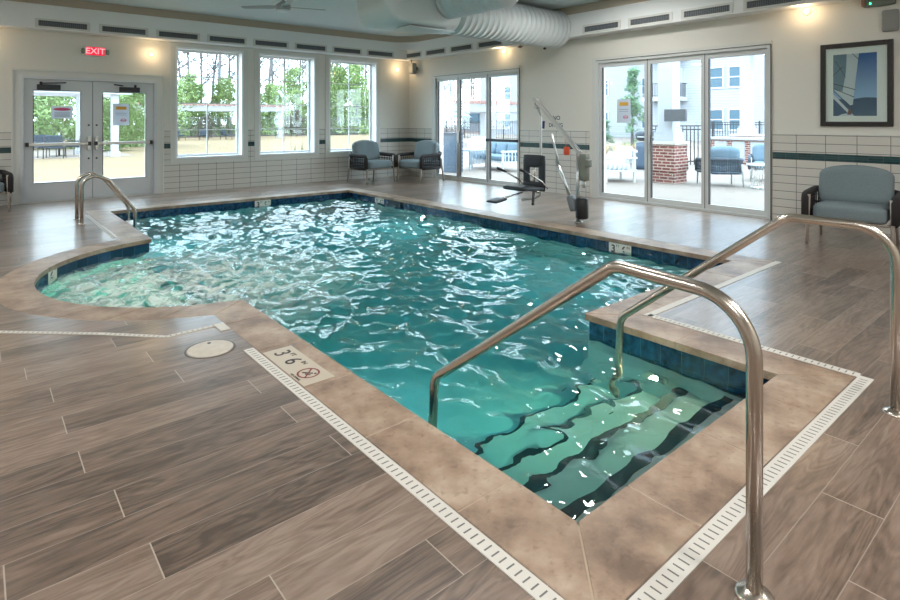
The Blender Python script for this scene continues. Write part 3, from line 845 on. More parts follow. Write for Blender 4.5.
# ------------------------------------------------------------------ depth markers
# on the coping: reads toward -y, top of the letters toward +x
r = empty('depth_marker', (1.52, 3.27, .0), label='deck tile reading 3 FT 6 IN with a no diving symbol', cat='depth marker')
MB().box(-.095, .10, -.30, .30, 0, .0018).build('tile', M_marker, r)
RM = Matrix(((0, 1, 0, 0), (-1, 0, 0, 0), (0, 0, 1, 0), (0, 0, 0, 1)))
text('3', .15, 'digit', M_mtxt, Matrix.Translation((0, .215, .0025)) @ RM, r)
text('FT', .045, 'unit', M_mtxt, Matrix.Translation((.045, .15, .0025)) @ RM, r)
text('6', .15, 'digit', M_mtxt, Matrix.Translation((0, .06, .0025)) @ RM, r)
text('IN', .045, 'unit', M_mtxt, Matrix.Translation((.045, -.01, .0025)) @ RM, r)
sy = MB(); c = Vector((.0, -.16)); n = 32
for k in range(n):
    a1_, a2_ = 2 * PI * k / n, 2 * PI * (k + 1) / n
    sy.add([(c.x + R_ * math.cos(q), c.y + R_ * math.sin(q), .0026) for R_, q in ((.068, a1_), (.068, a2_), (.056, a2_), (.056, a1_))], [(0, 1, 2, 3)])
sy.bar((c.x - .045, c.y - .045, .0026), (c.x + .045, c.y + .045, .0026), .01, .001)
sy.build('no_diving_symbol', M_mred, r)
sy = MB(); sy.bar((c.x - .025, c.y + .03, .0022), (c.x + .02, c.y - .02, .0022), .014, .0012); sy.bar((c.x + .0, c.y - .03, .0022), (c.x - .02, c.y + .0, .0022), .009, .0012)
sy.cyl((c.x + .03, c.y - .03, .0018), (c.x + .03, c.y - .03, .0028), .009, n=10)
sy.build('diver_figure', M_mtxt, r)
text('NO DIVING', .022, 'caption', M_mtxt, Matrix.Translation((-.083, -.16, .0025)) @ RM, r)

def wl_marker(loc, rz, body, label, w=.32):
    r = empty('depth_marker', loc, rz, label, 'depth marker')
    MB().box(-w / 2, w / 2, -.004, 0, -.075, .085).build('tile', mat('white_marker_tile', (224, 220, 212), .3), r)
    RW = Matrix.Rotation(PI / 2, 4, 'X')
    if len(body) > 1:
        text(body[0], .13, 'digit', M_mtxt, Matrix.Translation((-.095, -.005, 0)) @ RW, r, bold=.003)
        text('FT', .045, 'unit', M_mtxt, Matrix.Translation((-.03, -.005, .04)) @ RW, r)
        text(body[1], .13, 'digit', M_mtxt, Matrix.Translation((.055, -.005, 0)) @ RW, r, bold=.003)
        text('IN', .045, 'unit', M_mred, Matrix.Translation((.12, -.005, .04)) @ RW, r)
    else:
        text(body[0], .13, 'digit', M_mtxt, Matrix.Translation((-.02, -.005, 0)) @ RW, r, bold=.003)
        text('"', .08, 'unit', M_mtxt, Matrix.Translation((.045, -.005, .04)) @ RW, r)
wl_marker((6.25, 4.08, -.13), -PI / 2, '36', 'white waterline tile reading 3 FT 6 IN on the right pool wall')
wl_marker((6.25, 9.62, -.13), -PI / 2, '36', 'white waterline depth tile beside the dark skimmer opening')
wl_marker((4.33, 10.83, -.13), 0, '36', 'white waterline depth tile on the far pool wall below the windows')
aa = PI + .02 * 0
ang6 = math.radians(150)
wl_marker((SC[0] + (SR + .02) * math.cos(ang6), SC[1] + (SR + .02) * math.sin(ang6), -.115), ang6 - PI / 2, '6', 'white waterline tile with a 6 at the round end', .17)
r = MB().box(6.225, 6.26, 8.86, 9.28, -.17, -.06).build('skimmer_opening', M_nose)
tag(r, 'dark rectangular skimmer opening in the right pool wall', 'skimmer')

# ------------------------------------------------------------------ handrails into the pool
def handrail(pts2, a, b, label, rad=.0245):
    """pts2: (distance along a->b, z)"""
    a = Vector(a + (0,)); b = Vector(b + (0,)); d = (b - a).normalized()
    r = empty('handrail', a, label=label, cat='handrail')
    P = fillet([d * s + Vector((0, 0, z)) for s, z in pts2], [.19, .12, .11], 12)
    MB().tube(P, rad, 22).build('rail', M_chrome, r)
    MB().lathe([(.058, 0), (.058, .004), (.05, .013), (.032, .02), (.026, .024), (.001, .024)], 28).build('flange', M_chrome, r)
    e = P[-1]
    return r
handrail([(0, 0), (0, .925), (.51, .945), (1.62, .125), (1.67, -.60)], (1.885, .745), (1.885, 2.41), 'large stainless handrail in the foreground curving down into the pool')
handrail([(0, 0), (0, .945), (.49, .955), (1.46, .175), (1.50, -.60)], (3.62, .742), (3.335, 2.20), 'stainless handrail at the right curving over the coping into the pool')
# ladder: two rails and treads
r = empty('pool_ladder', (1.2, 9.99, 0), label='stainless pool ladder with twin curved rails on the left deck', cat='ladder')
for y, lab in ((-.248, None), (.248, None)):
    P = fillet([(0, y, 0), (0, y, .62), (.16, y, .70), (.34, y, .62), (.69, y, .14), (.70, y, -.78)], [.14, .12, .10, .08], 8)
    ro = MB().tube(P, .026, 16).build('rail', M_chrome, r)
    MB().lathe([(.05, 0), (.05, .004), (.03, .016), (.001, .016)], 20, Matrix.Translation((0, y, 0))).build('flange', M_chrome, ro)
for z in (-.10, -.38, -.66):
    MB().box(.64, .76, -.225, .225, z - .015, z + .012).build('tread', M_white, r, bevel=.006)

# ------------------------------------------------------------------ pool lift
L = empty('pool_lift', (6.86, 5.19, 0), label='chrome pool lift with dark sling seat hanging from an angled arm', cat='pool lift')
MB().lathe([(.07, .0), (.07, .012), (.03, .02), (.03, .06), (.001, .06)], 20).build('anchor_socket', M_steel, L)
MB().lathe([(.085, .055), (.095, .07), (.095, .34), (.08, .36), (.001, .36)], 20, Matrix.Translation((.03, -.05, 0))).build('base_cover', M_black, L)
MB().cyl((0, 0, .05), (0, .0, 1.07), .03, n=18).build('mast', M_steel, L)
q = MB(); q.rbox(.12, .12, .40, .025, 4, Matrix.Translation((.02, -.10, .82))); q.rbox(.13, .05, .12, .02, 3, Matrix.Translation((.02, -.17, .88))); q.build('battery_box', mat('lift_box_grey', (126, 128, 118), .5), L)
q = MB(); q.cyl((.01, -.1, .52), (.01, -.1, .63), .028, n=12); q.build('box_bracket', M_steel, L)
arm = MB()
arm.bar((-.022, -.03, 1.03), (-.022, .83, 1.845), .022, .05); arm.bar((.022, -.03, 1.03), (.022, .83, 1.845), .022, .05)
ao = arm.build('arm', M_steel, L)
q = MB(); q.cyl((-.05, .82, 1.835), (.05, .82, 1.835), .034, n=14); q.cyl((-.06, .79, 1.72), (.06, .79, 1.72), .03, n=14); q.bar((-.035, .82, 1.85), (-.035, .79, 1.70), .012, .05); q.bar((.035, .82, 1.85), (.035, .79, 1.70), .012, .05)
q.build('pivot_head', M_steel, L)
q = MB(); q.tube([(0, .12, .30), (0, .40, .88)], .026, 14); q.tube([(0, .34, .76), (0, .50, 1.30)], .016, 12); q.build('actuator', M_steel, L)
q = MB(); q.rbox(.11, .12, .24, .03, 4, Matrix.Translation((0, .10, .27)) @ Matrix.Rotation(-.35, 4, 'X')); q.build('motor', mat('motor_grey', (120, 128, 134), .5), L)
q = MB(); q.tube(fillet([(0, .79, 1.73), (0, .72, 1.55), (0, .72, .33), (-.06, .8, .27), (-.25, .9, .26)], [.06, .05, .05], 6), .02, 14); q.build('hanger_tube', M_steel, L)
q = MB(); q.bar((.0, .66, 1.50), (0, .67, 1.38), .03, .03); q.build('strap', mat('navy_strap', (34, 44, 84), .7), L)
q = MB(); q.rbox(.05, .10, .13, .02, 3, Matrix.Translation((-.05, .17, 1.05)))
q.tube([(-.05, .18, 1.1), (-.03, .22, 1.24)], .004, 6); q.build('orange_tag', mat('orange_tag', (226, 84, 44), .6), L)
# seat: back plane perpendicular to x, seat pan reaching toward -x (over the deck edge)
sx0 = -.02
def bend(p): return Vector((p.x, p.y, p.z))
q = MB(); q.rbox(.05, .44, .20, .024, 5, Matrix.Translation((sx0, .84, .86))); q.rbox(.05, .13, .54, .024, 5, Matrix.Translation((sx0, .68, .66))); q.rbox(.05, .13, .54, .024, 5, Matrix.Translation((sx0, 1.0, .66))); q.rbox(.05, .44, .12, .024, 5, Matrix.Translation((sx0 - .01, .84, .48)))
q.build('backrest', M_dark, L)
q = MB(); q.rbox(.50, .44, .07, .03, 6, Matrix.Translation((-.27, .84, .45)) @ Matrix.Rotation(.05, 4, 'Y')); q.build('seat', M_dark, L)
for y in (.60, 1.09):
    a_ = MB().tube(fillet([(.02, y, .44), (-.12, y, .56), (-.42, y, .70), (-.52, y, .735)], [.05, .1], 5), .013, 10).build('armrest', M_chrome, L)
    MB().tube([(-.44, y, .708), (-.60, y, .765)], .02, 10).build('grip', M_black, a_)
q = MB(); q.tube([(-.30, .84, .38), (-.74, .84, .33)], .014, 10); q.build('footrest_tube', M_chrome, L)
q = MB(); q.rbox(.24, .22, .035, .015, 4, Matrix.Translation((-.86, .84, .31)) @ Matrix.Rotation(-.15, 4, 'Y')); q.build('footrest', M_dark, L)
q = MB(); q.bar((-.28, .62, .43), (-.30, .62, .24), .045, .012, (0, 1, 0)); q.rbox(.05, .03, .05, .012, 3, Matrix.Translation((-.30, .62, .23))); q.build('seat_belt', M_black, L)
q = MB(); q.tube([(.0, .74, .36), (.0, .95, .38)], .018, 10); q.tube([(-.02, .84, .38), (-.02, .84, .9)], .016, 10); q.build('seat_frame', M_chrome, L)

# ------------------------------------------------------------------ lounge chairs
def make_chair(w=.80, name='lounge_armchair', fab=None, rope=None, leg=None):
    fab = fab or M_cush; rope = rope or M_rope; leg = leg or M_leg
    r = empty(name); h = w / 2
    def leg_(x, y, z1, dx, dy):
        MB().tube([(x + dx, y + dy, 0), (x, y, z1)], [.016, .026], 12).build('leg', leg, r)
    leg_(-h + .03, -.34, .60, -.01, -.03); leg_(h - .03, -.34, .60, .01, -.03)
    leg_(-h + .05, .30, .52, -.01, .07); leg_(h - .05, .30, .52, .01, .07)
    q = MB(); q.tube(fillet([(-h + .05, -.33, .30), (-h + .05, .33, .30), (h - .05, .33, .30), (h - .05, -.33, .30), (-h + .05, -.33, .30)], [.03, .03, .03]), .016, 8); q.build('seat_frame', leg, r)
    q = MB(); q.rbox(w - .15, .68, .19, .06, 8, Matrix.Translation((0, -.04, .40))); q.build('seat_cushion', fab, r)
    def arch(p):
        x = p.x / (w * .45)
        z = p.z * (1 - .34 * x * x) if p.z > 0 else p.z
        y = p.y - .07 * x * x - .03 * (p.z > 0) * 0
        return Vector((p.x, y, z))
    q = MB(); q.rbox(w - .11, .20, .52, .095, 10, Matrix.Translation((0, .235, .69)) @ Matrix.Rotation(-.22, 4, 'X'), arch); q.build('back_cushion', fab, r)
    # arm band: thick rope-wrapped rail
    path = fillet([(-h, -.36, .32), (-h, -.36, .60), (-h, .20, .615), (-h + .16, .39, .64), (h - .16, .39, .64), (h, .20, .615), (h, -.36, .60), (h, -.36, .32)], [.07, .12, .12, .12, .12, .07], 6)
    MB().tube(path, .042, 10).build('arm_rail', rope, r)
    low = fillet([(-h, -.34, .32), (-h, .20, .32), (-h + .16, .38, .32), (h - .16, .38, .32), (h, .20, .32), (h, -.34, .32)], [.12, .12, .12, .12], 6)
    MB().tube(low, .03, 8).build('lower_rail', rope, r)
    wv = MB()
    def cord(p, q_): wv.tube([p, (Vector(p) + Vector(q_)) / 2, q_], [.009, .009, .009], 6, caps=False)
    for s in (-1, 1):
        for k in range(9):
            y = -.30 + k * .06
            cord((s * h, y, .33), (s * h, y + .012, .60))
        for k in range(7):
            t = (k + .5) / 7; x0 = s * (h - .16 * t * 1.0); y0 = .22 + .17 * t
            cord((x0, y0, .33), (x0, y0, .63))
        for z in (.40, .455): wv.tube([(s * h, -.34, z), (s * h, .2, z), (s * (h - .16), .38, z)], .014, 6)
        wv.tube([(s * h, -.34, .52), (s * h, .2, .53)], .007, 6)
    for k in range(13):
        x = -(h - .18) + k * (2 * (h - .18)) / 12
        cord((x, .385, .33), (x, .392, .64))
    wv.build('rope_weave', rope, r)
    return r
ch = make_chair()
tag(ch, 'grey-blue armchair with rope arms beneath the third window', 'armchair', 'rope lounge armchairs'); ch.location = (7.55, 12.02, 0); ch.rotation_euler = (0, 0, .10); ch.scale = (1.12, 1.1, 1.08)
o = copy_tree(ch); tag(o, 'grey-blue armchair with rope arms in the corner beside the patio door'); o.location = (8.58, 11.32, 0); o.rotation_euler = (0, 0, -PI / 2 + .10)
o = copy_tree(ch); tag(o, 'armchair cut by the left edge of the picture, left of the exit door'); o.location = (.02, 12.2, 0); o.rotation_euler = (0, 0, .14); o.scale = (1, 1, 1)
big = make_chair(.88, 'lounge_armchair')
tag(big, 'wide grey-blue armchair with rope arms below the sailing picture', 'armchair', 'rope lounge armchairs'); big.location = (8.24, 2.11, 0); big.rotation_euler = (0, 0, -PI / 2 + .12)

# ------------------------------------------------------------------ wall fittings
# exit sign
r = empty('exit_sign', (1.795, WY - .0, 2.84), label='red EXIT sign above the double door', cat='exit sign'); r.scale = (1.22, 1, 1.2)
MB().box(-.17, .17, -.045, 0, -.075, .085).build('housing', M_alu, r, bevel=.01)
MB().box(-.125, .125, -.050, -.044, -.06, .07).build('face', mat('exit_red', (190, 20, 50), .4, emit=(225, 22, 60), estr=.9), r)
text('EXIT', .13, 'lettering', mat('exit_letter', (255, 200, 200), .5, emit=(255, 150, 160), estr=.9), Matrix.Translation((0, -.051, .003)) @ Matrix.Rotation(PI / 2, 4, 'X'), r, bold=.002)
for s in (-1, 1):
    q = MB(); q.rbox(.05, .06, .09, .02, 3, Matrix.Translation((s * .165, -.04, .0))); q.build('emergency_lamp', mat('grey_green_plastic', (120, 138, 124), .5), r)
# small round wall lamps with a warm glow
M_bulb = mat('warm_lamp_lens', (255, 230, 190), .4, emit=(255, 205, 140), estr=14)
def lamp(loc, axis, label, e=3.):
    rz = 0 if axis == 'x' else -PI / 2
    r = empty('wall_lamp', loc, rz, label, 'wall lamp', 'small warm wall lamps')
    MB().lathe([(.055, 0), (.055, .012), (.04, .02), (.001, .02)], 20, Matrix.Rotation(PI / 2, 4, 'X')).build('base', M_trim, r)
    MB().rbox(.05, .05, .05, .022, 4, Matrix.Translation((0, -.045, 0))).build('lens', M_bulb, r)
    l = bpy.data.lights.new('lamp_light', 'POINT'); l.energy = e; l.color = (1, .72, .42); l.shadow_soft_size = .05
    lo = bpy.data.objects.new('lamp_light', l); C.objects.link(lo); lo.parent = r; lo.location = (0, -.22, 0)
lamp((2.775, WY, 2.86), 'x', 'small glowing lamp right of the EXIT sign')
lamp((8.86, WY, 2.90), 'x', 'small glowing lamp on the far wall near the room corner')
lamp((RX, 9.08, 3.09), 'y', 'small glowing lamp above the corner patio door')
lamp((RX, 2.95, 3.09), 'y', 'small glowing lamp between patio door and sailing picture')
lamp((.02, WY, 2.95), 'x', 'small glowing lamp above the leftmost armchair, at the picture edge')
# strobe / speaker box in the corner
r = empty('speaker', (RX, 12.45, 2.93), -PI / 2, 'grey box speaker on a bracket in the room corner', 'speaker')
q = MB(); q.rbox(.19, .15, .30, .03, 4, Matrix.Translation((0, -.14, 0))); q.build('cabinet', mat('speaker_grey', (150, 152, 148), .5), r)
MB().box(-.03, .03, -.07, 0, -.05, .05).build('bracket', M_dark, r)
q = MB(); q.cyl((0, -.18, .15), (0, -.18, .26), .012, n=8); q.rbox(.12, .06, .04, .015, 3, Matrix.Translation((0, -.2, .24))); q.build('sensor', mat('brown_sensor', (96, 76, 60), .5), r)
# camera and sprinkler under the duct
r = empty('security_camera', (9.12, 7.75, 3.16), label='small white and black camera hanging below the soffit', cat='camera')
MB().cyl((0, 0, 0), (0, 0, -.06), .012, n=10).build('stem', M_dark, r)
q = MB(); q.rbox(.08, .08, .09, .035, 4, Matrix.Translation((0, 0, -.09))); q.build('housing', M_white, r)
q = MB(); q.rbox(.06, .06, .05, .025, 4, Matrix.Translation((-.01, -.005, -.145))); q.build('dome', M_black, r)
r = empty('sprinkler', (9.12, 8.45, 3.16), label='small red brown sprinkler head left of the camera', cat='sprinkler')
MB().cyl((0, 0, 0), (0, 0, -.03), .02, n=10).build('nipple', M_steel, r)
MB().lathe([(.05, -.03), (.06, -.045), (.02, -.06), (.001, -.06)], 14).build('deflector', mat('red_brown_metal', (140, 78, 62), .5), r)
# emergency light with green led, horn speaker
r = empty('emergency_light', (RX, 2.08, 3.10), -PI / 2, 'grey emergency light unit with a green led at the top right', 'emergency light')
q = MB(); q.rbox(.36, .07, .13, .025, 4, Matrix.Translation((0, -.035, 0))); q.build('housing', mat('grey_unit', (110, 116, 108), .5), r)
MB().cyl((-.09, -.07, -.02), (-.09, -.078, -.02), .011, n=12).build('led', mat('green_led', (60, 255, 150), .5, emit=(50, 255, 150), estr=6), r)
q = MB(); q.rbox(.05, .06, .10, .02, 3, Matrix.Translation((-.17, -.055, -.0))); q.build('lamp_head', mat('brownish_lamp', (140, 104, 90), .5), r)
r = empty('wall_speaker', (RX, 1.96, 2.83), -PI / 2, 'light grey rounded square speaker above the sailing picture', 'speaker')
q = MB(); q.rbox(.19, .06, .29, .028, 5, Matrix.Translation((0, -.03, 0))); q.build('grille', mat('speaker_light_grey', (140, 142, 140), .7), r)
# NO DIVING sign
r = empty('no_diving_sign', (RX, 7.60, 1.485), -PI / 2, 'white NO DIVING sign on the wall behind the pool lift arm', 'sign')
MB().box(-.22, .22, -.006, 0, -.15, .16).build('plate', M_wall, r)
MT = mat('sign_blue_text', (60, 70, 96), .5)
text('NO', .12, 'lettering', MT, Matrix.Translation((.02, -.007, .075)) @ Matrix.Rotation(PI / 2, 4, 'X'), r, bold=.003)
text('DIVING', .11, 'lettering', MT, Matrix.Translation((0, -.007, -.075)) @ Matrix.Rotation(PI / 2, 4, 'X'), r, bold=.003)

# framed sailing picture: x = RX, y 1.93..2.77, z 1.425..2.585
r = empty('framed_picture', (RX, 2.35, 2.005), -PI / 2, 'dark framed photograph of a sailing boat on blue sea', 'picture')
w, h = .42, .58
q = MB(); fw = .065
q.box(-w, -w + fw, -.035, -.004, -h, h); q.box(w - fw, w, -.035, -.004, -h, h); q.box(-w + fw, w - fw, -.035, -.004, h - fw, h); q.box(-w + fw, w - fw, -.035, -.004, -h, -h + fw)
q.build('frame', mat('espresso_frame', (28, 22, 20), .4), r, bevel=.004)
MB().box(-w + fw, w - fw, -.015, -.010, -h + fw, h - fw).build('mat_board', mat('mat_board', (244, 242, 236), .6), r)
pr = empty('print'); pr.parent = r
px0, px1, pz0, pz1 = -.265, .24, -.435, .425
def U(u, v): return (px0 + (px1 - px0) * u, pz0 + (pz1 - pz0) * v)
def flat(name, pts, depth, m):
    q = MB(); q.add([(U(*p)[0], -.0155 - depth * .0004, U(*p)[1]) for p in pts], [tuple(range(len(pts)))]); o = q.build(name, m, r); return o
bpy.data.objects.remove(pr)
msky, nt, b = mmat('printed_sky')
tc = N(nt, 'ShaderNodeTexCoord'); sp_ = N(nt, 'ShaderNodeSeparateXYZ'); nt.links.new(tc.outputs['Generated'], sp_.inputs[0])
rp = N(nt, 'ShaderNodeValToRGB'); rp.color_ramp.elements[0].color = lin((150, 186, 222)); rp.color_ramp.elements[1].color = lin((0, 86, 156)); nt.links.new(sp_.outputs[2], rp.inputs[0]); nt.links.new(rp.outputs[0], b.inputs['Base Color'])
MS = {k: mat('print_' + k, c, .5) for k, c in dict(sea=(26, 74, 108), sail=(200, 210, 214), sail_shade=(104, 130, 146), rope=(40, 52, 62), hull=(206, 214, 220), crew=(110, 70, 60), far=(60, 84, 100)).items()}
flat('printed_sky', [(0, .27), (1, .27), (1, 1), (0, 1)], 0, msky)
flat('printed_sea', [(0, 0), (1, 0), (1, .275), (0, .275)], 0, mat('print_sea', (26, 74, 108), .5, var=.3, vscale=30))
flat('printed_sail', [(.02, 1), (0, .45), (.2, .30), (.40, .17), (.46, .18), (.52, .55), (.60, 1)], 1, MS['sail'])
flat('printed_sail_shade', [(0, 1), (0, .44), (.22, .40), (.30, .7), (.32, 1)], 2, MS['sail_shade'])
for k, (p, p2) in enumerate((((0, .53), (.52, .42)), ((0, .45), (.50, .30)), ((.05, .9), (.3, .62)), ((0, .66), (.22, .8)), ((.45, 1), (.6, .9)), ((.0, .42), (.4, .15)))):
    a_, b_ = Vector(p), Vector(p2); n_ = Vector((-(b_ - a_).y, (b_ - a_).x)).normalized() * .006
    flat('printed_line', [a_ + n_, a_ - n_, b_ - n_, b_ + n_], 3, MS['rope'])
flat('printed_hull', [(0, .36), (0, .29), (.3, .08), (.38, .02), (.44, .02), (.36, .10)], 3, MS['hull'])
flat('printed_deck', [(.12, 0), (.5, 0), (.42, .05), (.2, .03)], 4, MS['hull'])
flat('printed_crew', [(.33, .02), (.43, .02), (.42, .11), (.37, .12)], 5, MS['crew'])
flat('printed_shore', [(.5, .272), (1, .272), (1, .285), (.75, .295), (.6, .285)], 2, MS['far'])
MB().box(-w + fw, w - fw, -.0215, -.020, -h + fw, h - fw).build('glazing', M_glass, r)

# ceiling fan
r = empty('ceiling_fan', (0, 0, 0), label='three-blade ceiling fan hanging from the pale ceiling', cat='ceiling fan')
r.location = (3.73, 8.51, 3.30)
M_fan = mat('fan_grey', (150, 156, 158), .4)
MB().cyl((0, 0, .06), (0, 0, CZ - 3.30), .014, n=10).build('downrod', M_fan, r)
MB().lathe([(.02, .10), (.06, .07), (.115, .03), (.12, -.02), (.10, -.05), (.001, -.055)], 24).build('motor_housing', M_fan, r)
MB().lathe([(.09, -.05), (.08, -.075), (.04, -.085), (.001, -.086)], 24).build('lens', mat('fan_lens', (220, 228, 230), .4), r)
for k, a_ in enumerate((math.radians(138), math.radians(-18), math.radians(258))):
    q = MB(); M = Matrix.Rotation(a_, 4, 'Z') @ Matrix.Rotation(.2, 4, 'X')
    q.prism([(.08, -.03), (.2, -.065), (.63, -.05), (.66, -.02), (.66, .03), (.2, .06), (.08, .03)], -.005, .005, M); q.build('blade', M_fan, r)

# ------------------------------------------------------------------ spiral duct
M_duct = mat('painted_duct', (206, 214, 216), .35)
M_duct_in = mat('duct_pale_metal', (196, 206, 210), .3)
r = empty('air_duct', (0, 0, 0), label='fat grey spiral air duct crossing under the ceiling to the right wall', cat='duct')
D = MB(); yD, zD, rD = 7.35, 3.34, .365
prof = []
x = 6.15
while x < 9.0:
    prof += [(x, rD), (x + .10, rD), (x + .105, rD + .008), (x + .125, rD + .008), (x + .13, rD)]; x += .13
DM = Matrix.Translation((0, yD, zD)) @ Matrix.Rotation(PI / 2, 4, 'Y')
D.lathe([(rr, xx) for xx, rr in prof], 40, DM)
for i in range(len(D.sm)): D.sm[i] = True
D.build('spiral_pipe', M_duct, r)
# flattened transition and rounded end box
q = MB(); n = 36
def ring(xx, ry, rz, pw, zc, yc):
    out = []
    for k in range(n):
        a_ = 2 * PI * k / n; c_, s_ = math.cos(a_), math.sin(a_)
        out.append(Vector((xx, yc + ry * math.copysign(abs(c_) ** pw, c_), zc + rz * math.copysign(abs(s_) ** pw, s_))))
    return out
rings = [ring(4.56, .36, .20, .4, 3.42, 7.30), ring(4.59, .42, .27, .32, 3.41, 7.30), ring(4.66, .46, .33, .25, 3.37, 7.30), ring(4.80, .48, .37, .2, 3.33, 7.30), ring(5.6, .48, .37, .2, 3.33, 7.32), ring(6.15, rD, rD, 1., zD, yD)]
vs = [p for g_ in rings for p in g_]
q.add(vs, [(i * n + k, i * n + (k + 1) % n, (i + 1) * n + (k + 1) % n, (i + 1) * n + k) for i in range(len(rings) - 1) for k in range(n)] + [tuple(range(n))], True)
q.build('transition_box', M_duct, r)
q = MB(); q.box(5.0, 5.9, 6.88, 7.2, 2.925, 2.945); q.build('outlet_plate', M_duct_in, r)
q = MB(); q.lathe([(rD + .02, 0), (rD + .025, .04), (rD + .0, .1), (rD - .03, .12)], 36, Matrix.Translation((8.92, yD, zD)) @ Matrix.Rotation(PI / 2, 4, 'Y')); q.build('wall_collar', M_duct, r)
q = MB()
prof = []; z = 0
while z < 1.3: prof += [(.30, z), (.30, z + .08), (.308, z + .085), (.308, z + .1)]; z += .11
q.lathe(prof, 36, Matrix.Translation((5.75, 6.9, 3.42)) @ Matrix.Rotation(PI / 2 + .0, 4, 'X'))
q.build('branch_pipe', M_duct, r)

# ------------------------------------------------------------------ ceiling downlights added to brighten the room (out of the frame, over the near half of the room)
M_lens = mat('fill_light_lens', (255, 244, 224), .4, emit=(255, 236, 208), estr=4)
def downlight(x, y, e=75, label=''):
    r = empty('ceiling_fill_light', (x, y, CZ), label=label, cat='ceiling light', group='added ceiling fill lights')
    MB().lathe([(.33, 0), (.33, -.012), (.305, -.016), (.30, 0)], 24).build('trim_ring', M_trim, r)
    MB().cyl((0, 0, -.001), (0, 0, -.004), .295, n=32).build('lens', M_lens, r)
    l = bpy.data.lights.new('fill_light_lamp', 'AREA'); l.shape = 'DISK'; l.size = .58; l.energy = e; l.color = (1, .99, .97)
    lo = bpy.data.objects.new('fill_light_lamp', l); C.objects.link(lo); lo.parent = r; lo.location = (0, 0, -.03)
for (x, y, p) in ((-1.6, -.8, 'over the near left deck'), (1.9, -1.2, 'behind the near handrail'), (5.6, -.9, 'over the near right deck'), (-1.6, 3.2, 'over the left deck'), (2.6, 3.0, 'over the entry steps'), (3.8, -2.6, 'close to the wall behind the viewer'), (-1.4, 7.4, 'over the deck left of the round end'), (-2.9, 10.6, 'near the far left corner'), (7.6, 5.4, 'over the deck in front of the pool lift')):
    downlight(x, y, 60 if x < 7 else 42, 'added round ceiling fill light ' + p)
# underwater pool lamps; four in the long walls added to light the basin
def pool_lamp(loc, d, e, label, col=(1., .93, .72)):
    d = Vector(d).normalized()
    r = empty('pool_lamp', loc, label=label, cat='pool lamp')
    rot = d.to_track_quat('Z', 'Y').to_matrix().to_4x4()
    MB().lathe([(.10, 0), (.10, .01), (.085, .02), (.083, .012)], 24, rot).build('bezel', M_steel, r)
    MB().lathe([(.083, .002), (.083, .008), (.001, .010)], 24, rot).build('lens', mat('pool_lamp_lens', (255, 250, 220), .4, emit=(255, 244, 200), estr=1), r)
    l = bpy.data.lights.new('pool_lamp_light', 'AREA'); l.shape = 'DISK'; l.size = .07; l.energy = e; l.color = col
    lo = bpy.data.objects.new('pool_lamp_light', l); C.objects.link(lo); lo.parent = r
    lo.location = d * .03; lo.rotation_euler = (-d).to_track_quat('Z', 'Y').to_euler()
pool_lamp((3.66, 2.1, -.5), (-1, .1, -.1), 30, 'underwater lamp in the right wall of the entry recess', (1., .74, .42))
pool_lamp((6.25, 4.6, -.6), (-1, 0, -.05), 15, 'added underwater fill lamp in the right pool wall near the depth tile', (.88, .97, 1.))
pool_lamp((6.25, 8.2, -.6), (-1, 0, -.05), 15, 'added underwater fill lamp in the right pool wall beyond the lift', (.88, .97, 1.))
pool_lamp((1.71, 3.4, -.6), (1, 0, -.05), 8, 'added underwater fill lamp in the left pool wall below the deck marker', (.88, .97, 1.))
pool_lamp((1.71, 9.2, -.6), (1, 0, -.05), 12, 'added underwater fill lamp in the left pool wall below the ladder', (.88, .97, 1.))
aL = math.radians(228)
pool_lamp((SC[0] + (SR + .0) * math.cos(aL), SC[1] + (SR + .0) * math.sin(aL), -.42), (-math.cos(aL), -math.sin(aL), -.15), 130, 'underwater lamp glowing in the round end', (1., .74, .44))

# ------------------------------------------------------------------ outdoors
M_lawn = mat('dormant_lawn', (118, 101, 74), .95, var=.12, vscale=1.5)
M_conc = mat('pale_patio', (124, 114, 107), .8, var=.05, vscale=2)
M_litter = mat('leaf_litter', (88, 70, 64), .95, var=.3, vscale=2)
M_paver = tile_material('patio_paver', 'xy', .6, .6, 0, 0, (196, 184, 172), (176, 166, 156), .01, .7)
struct(MB().box(-60, 160, 54.8, 260, -.10, -.06).build('woodland_ground', M_litter), 'reddish leaf litter below the trees beyond the lawn', 'ground')
struct(MB().box(-8, 5.4, 28, 36, -.10, -.022).build('terrace', M_conc), 'pale paved terrace under the pergola beyond the exit door', 'terrace')
struct(MB().prism([(-60, 17.5), (12.6, 17.5), (39.6, 55), (-60, 55)], -.10, -.03).build('lawn', M_lawn), 'straw coloured dormant lawn beyond the windows', 'lawn')
struct(MB().box(-60, RX + .3, WY + .3, 17.5, -.10, -.025).build('path', M_conc), 'pale concrete apron outside the far wall', 'path')
struct(MB().prism([(RX + .3, -40), (46, -40), (46, 55), (39.8, 55), (12.65, 17.5), (RX + .3, 17.5)], -.10, -.02).build('patio', M_conc), 'pale paved patio outside the sliding doors', 'patio')
struct(MB().box(46, 160, -120, 260, -.12, -.05).build('far_ground', M_litter), 'ground around the neighbouring building', 'ground')

M_wgrey = mat('grey_box_face', (72, 75, 80), .6)
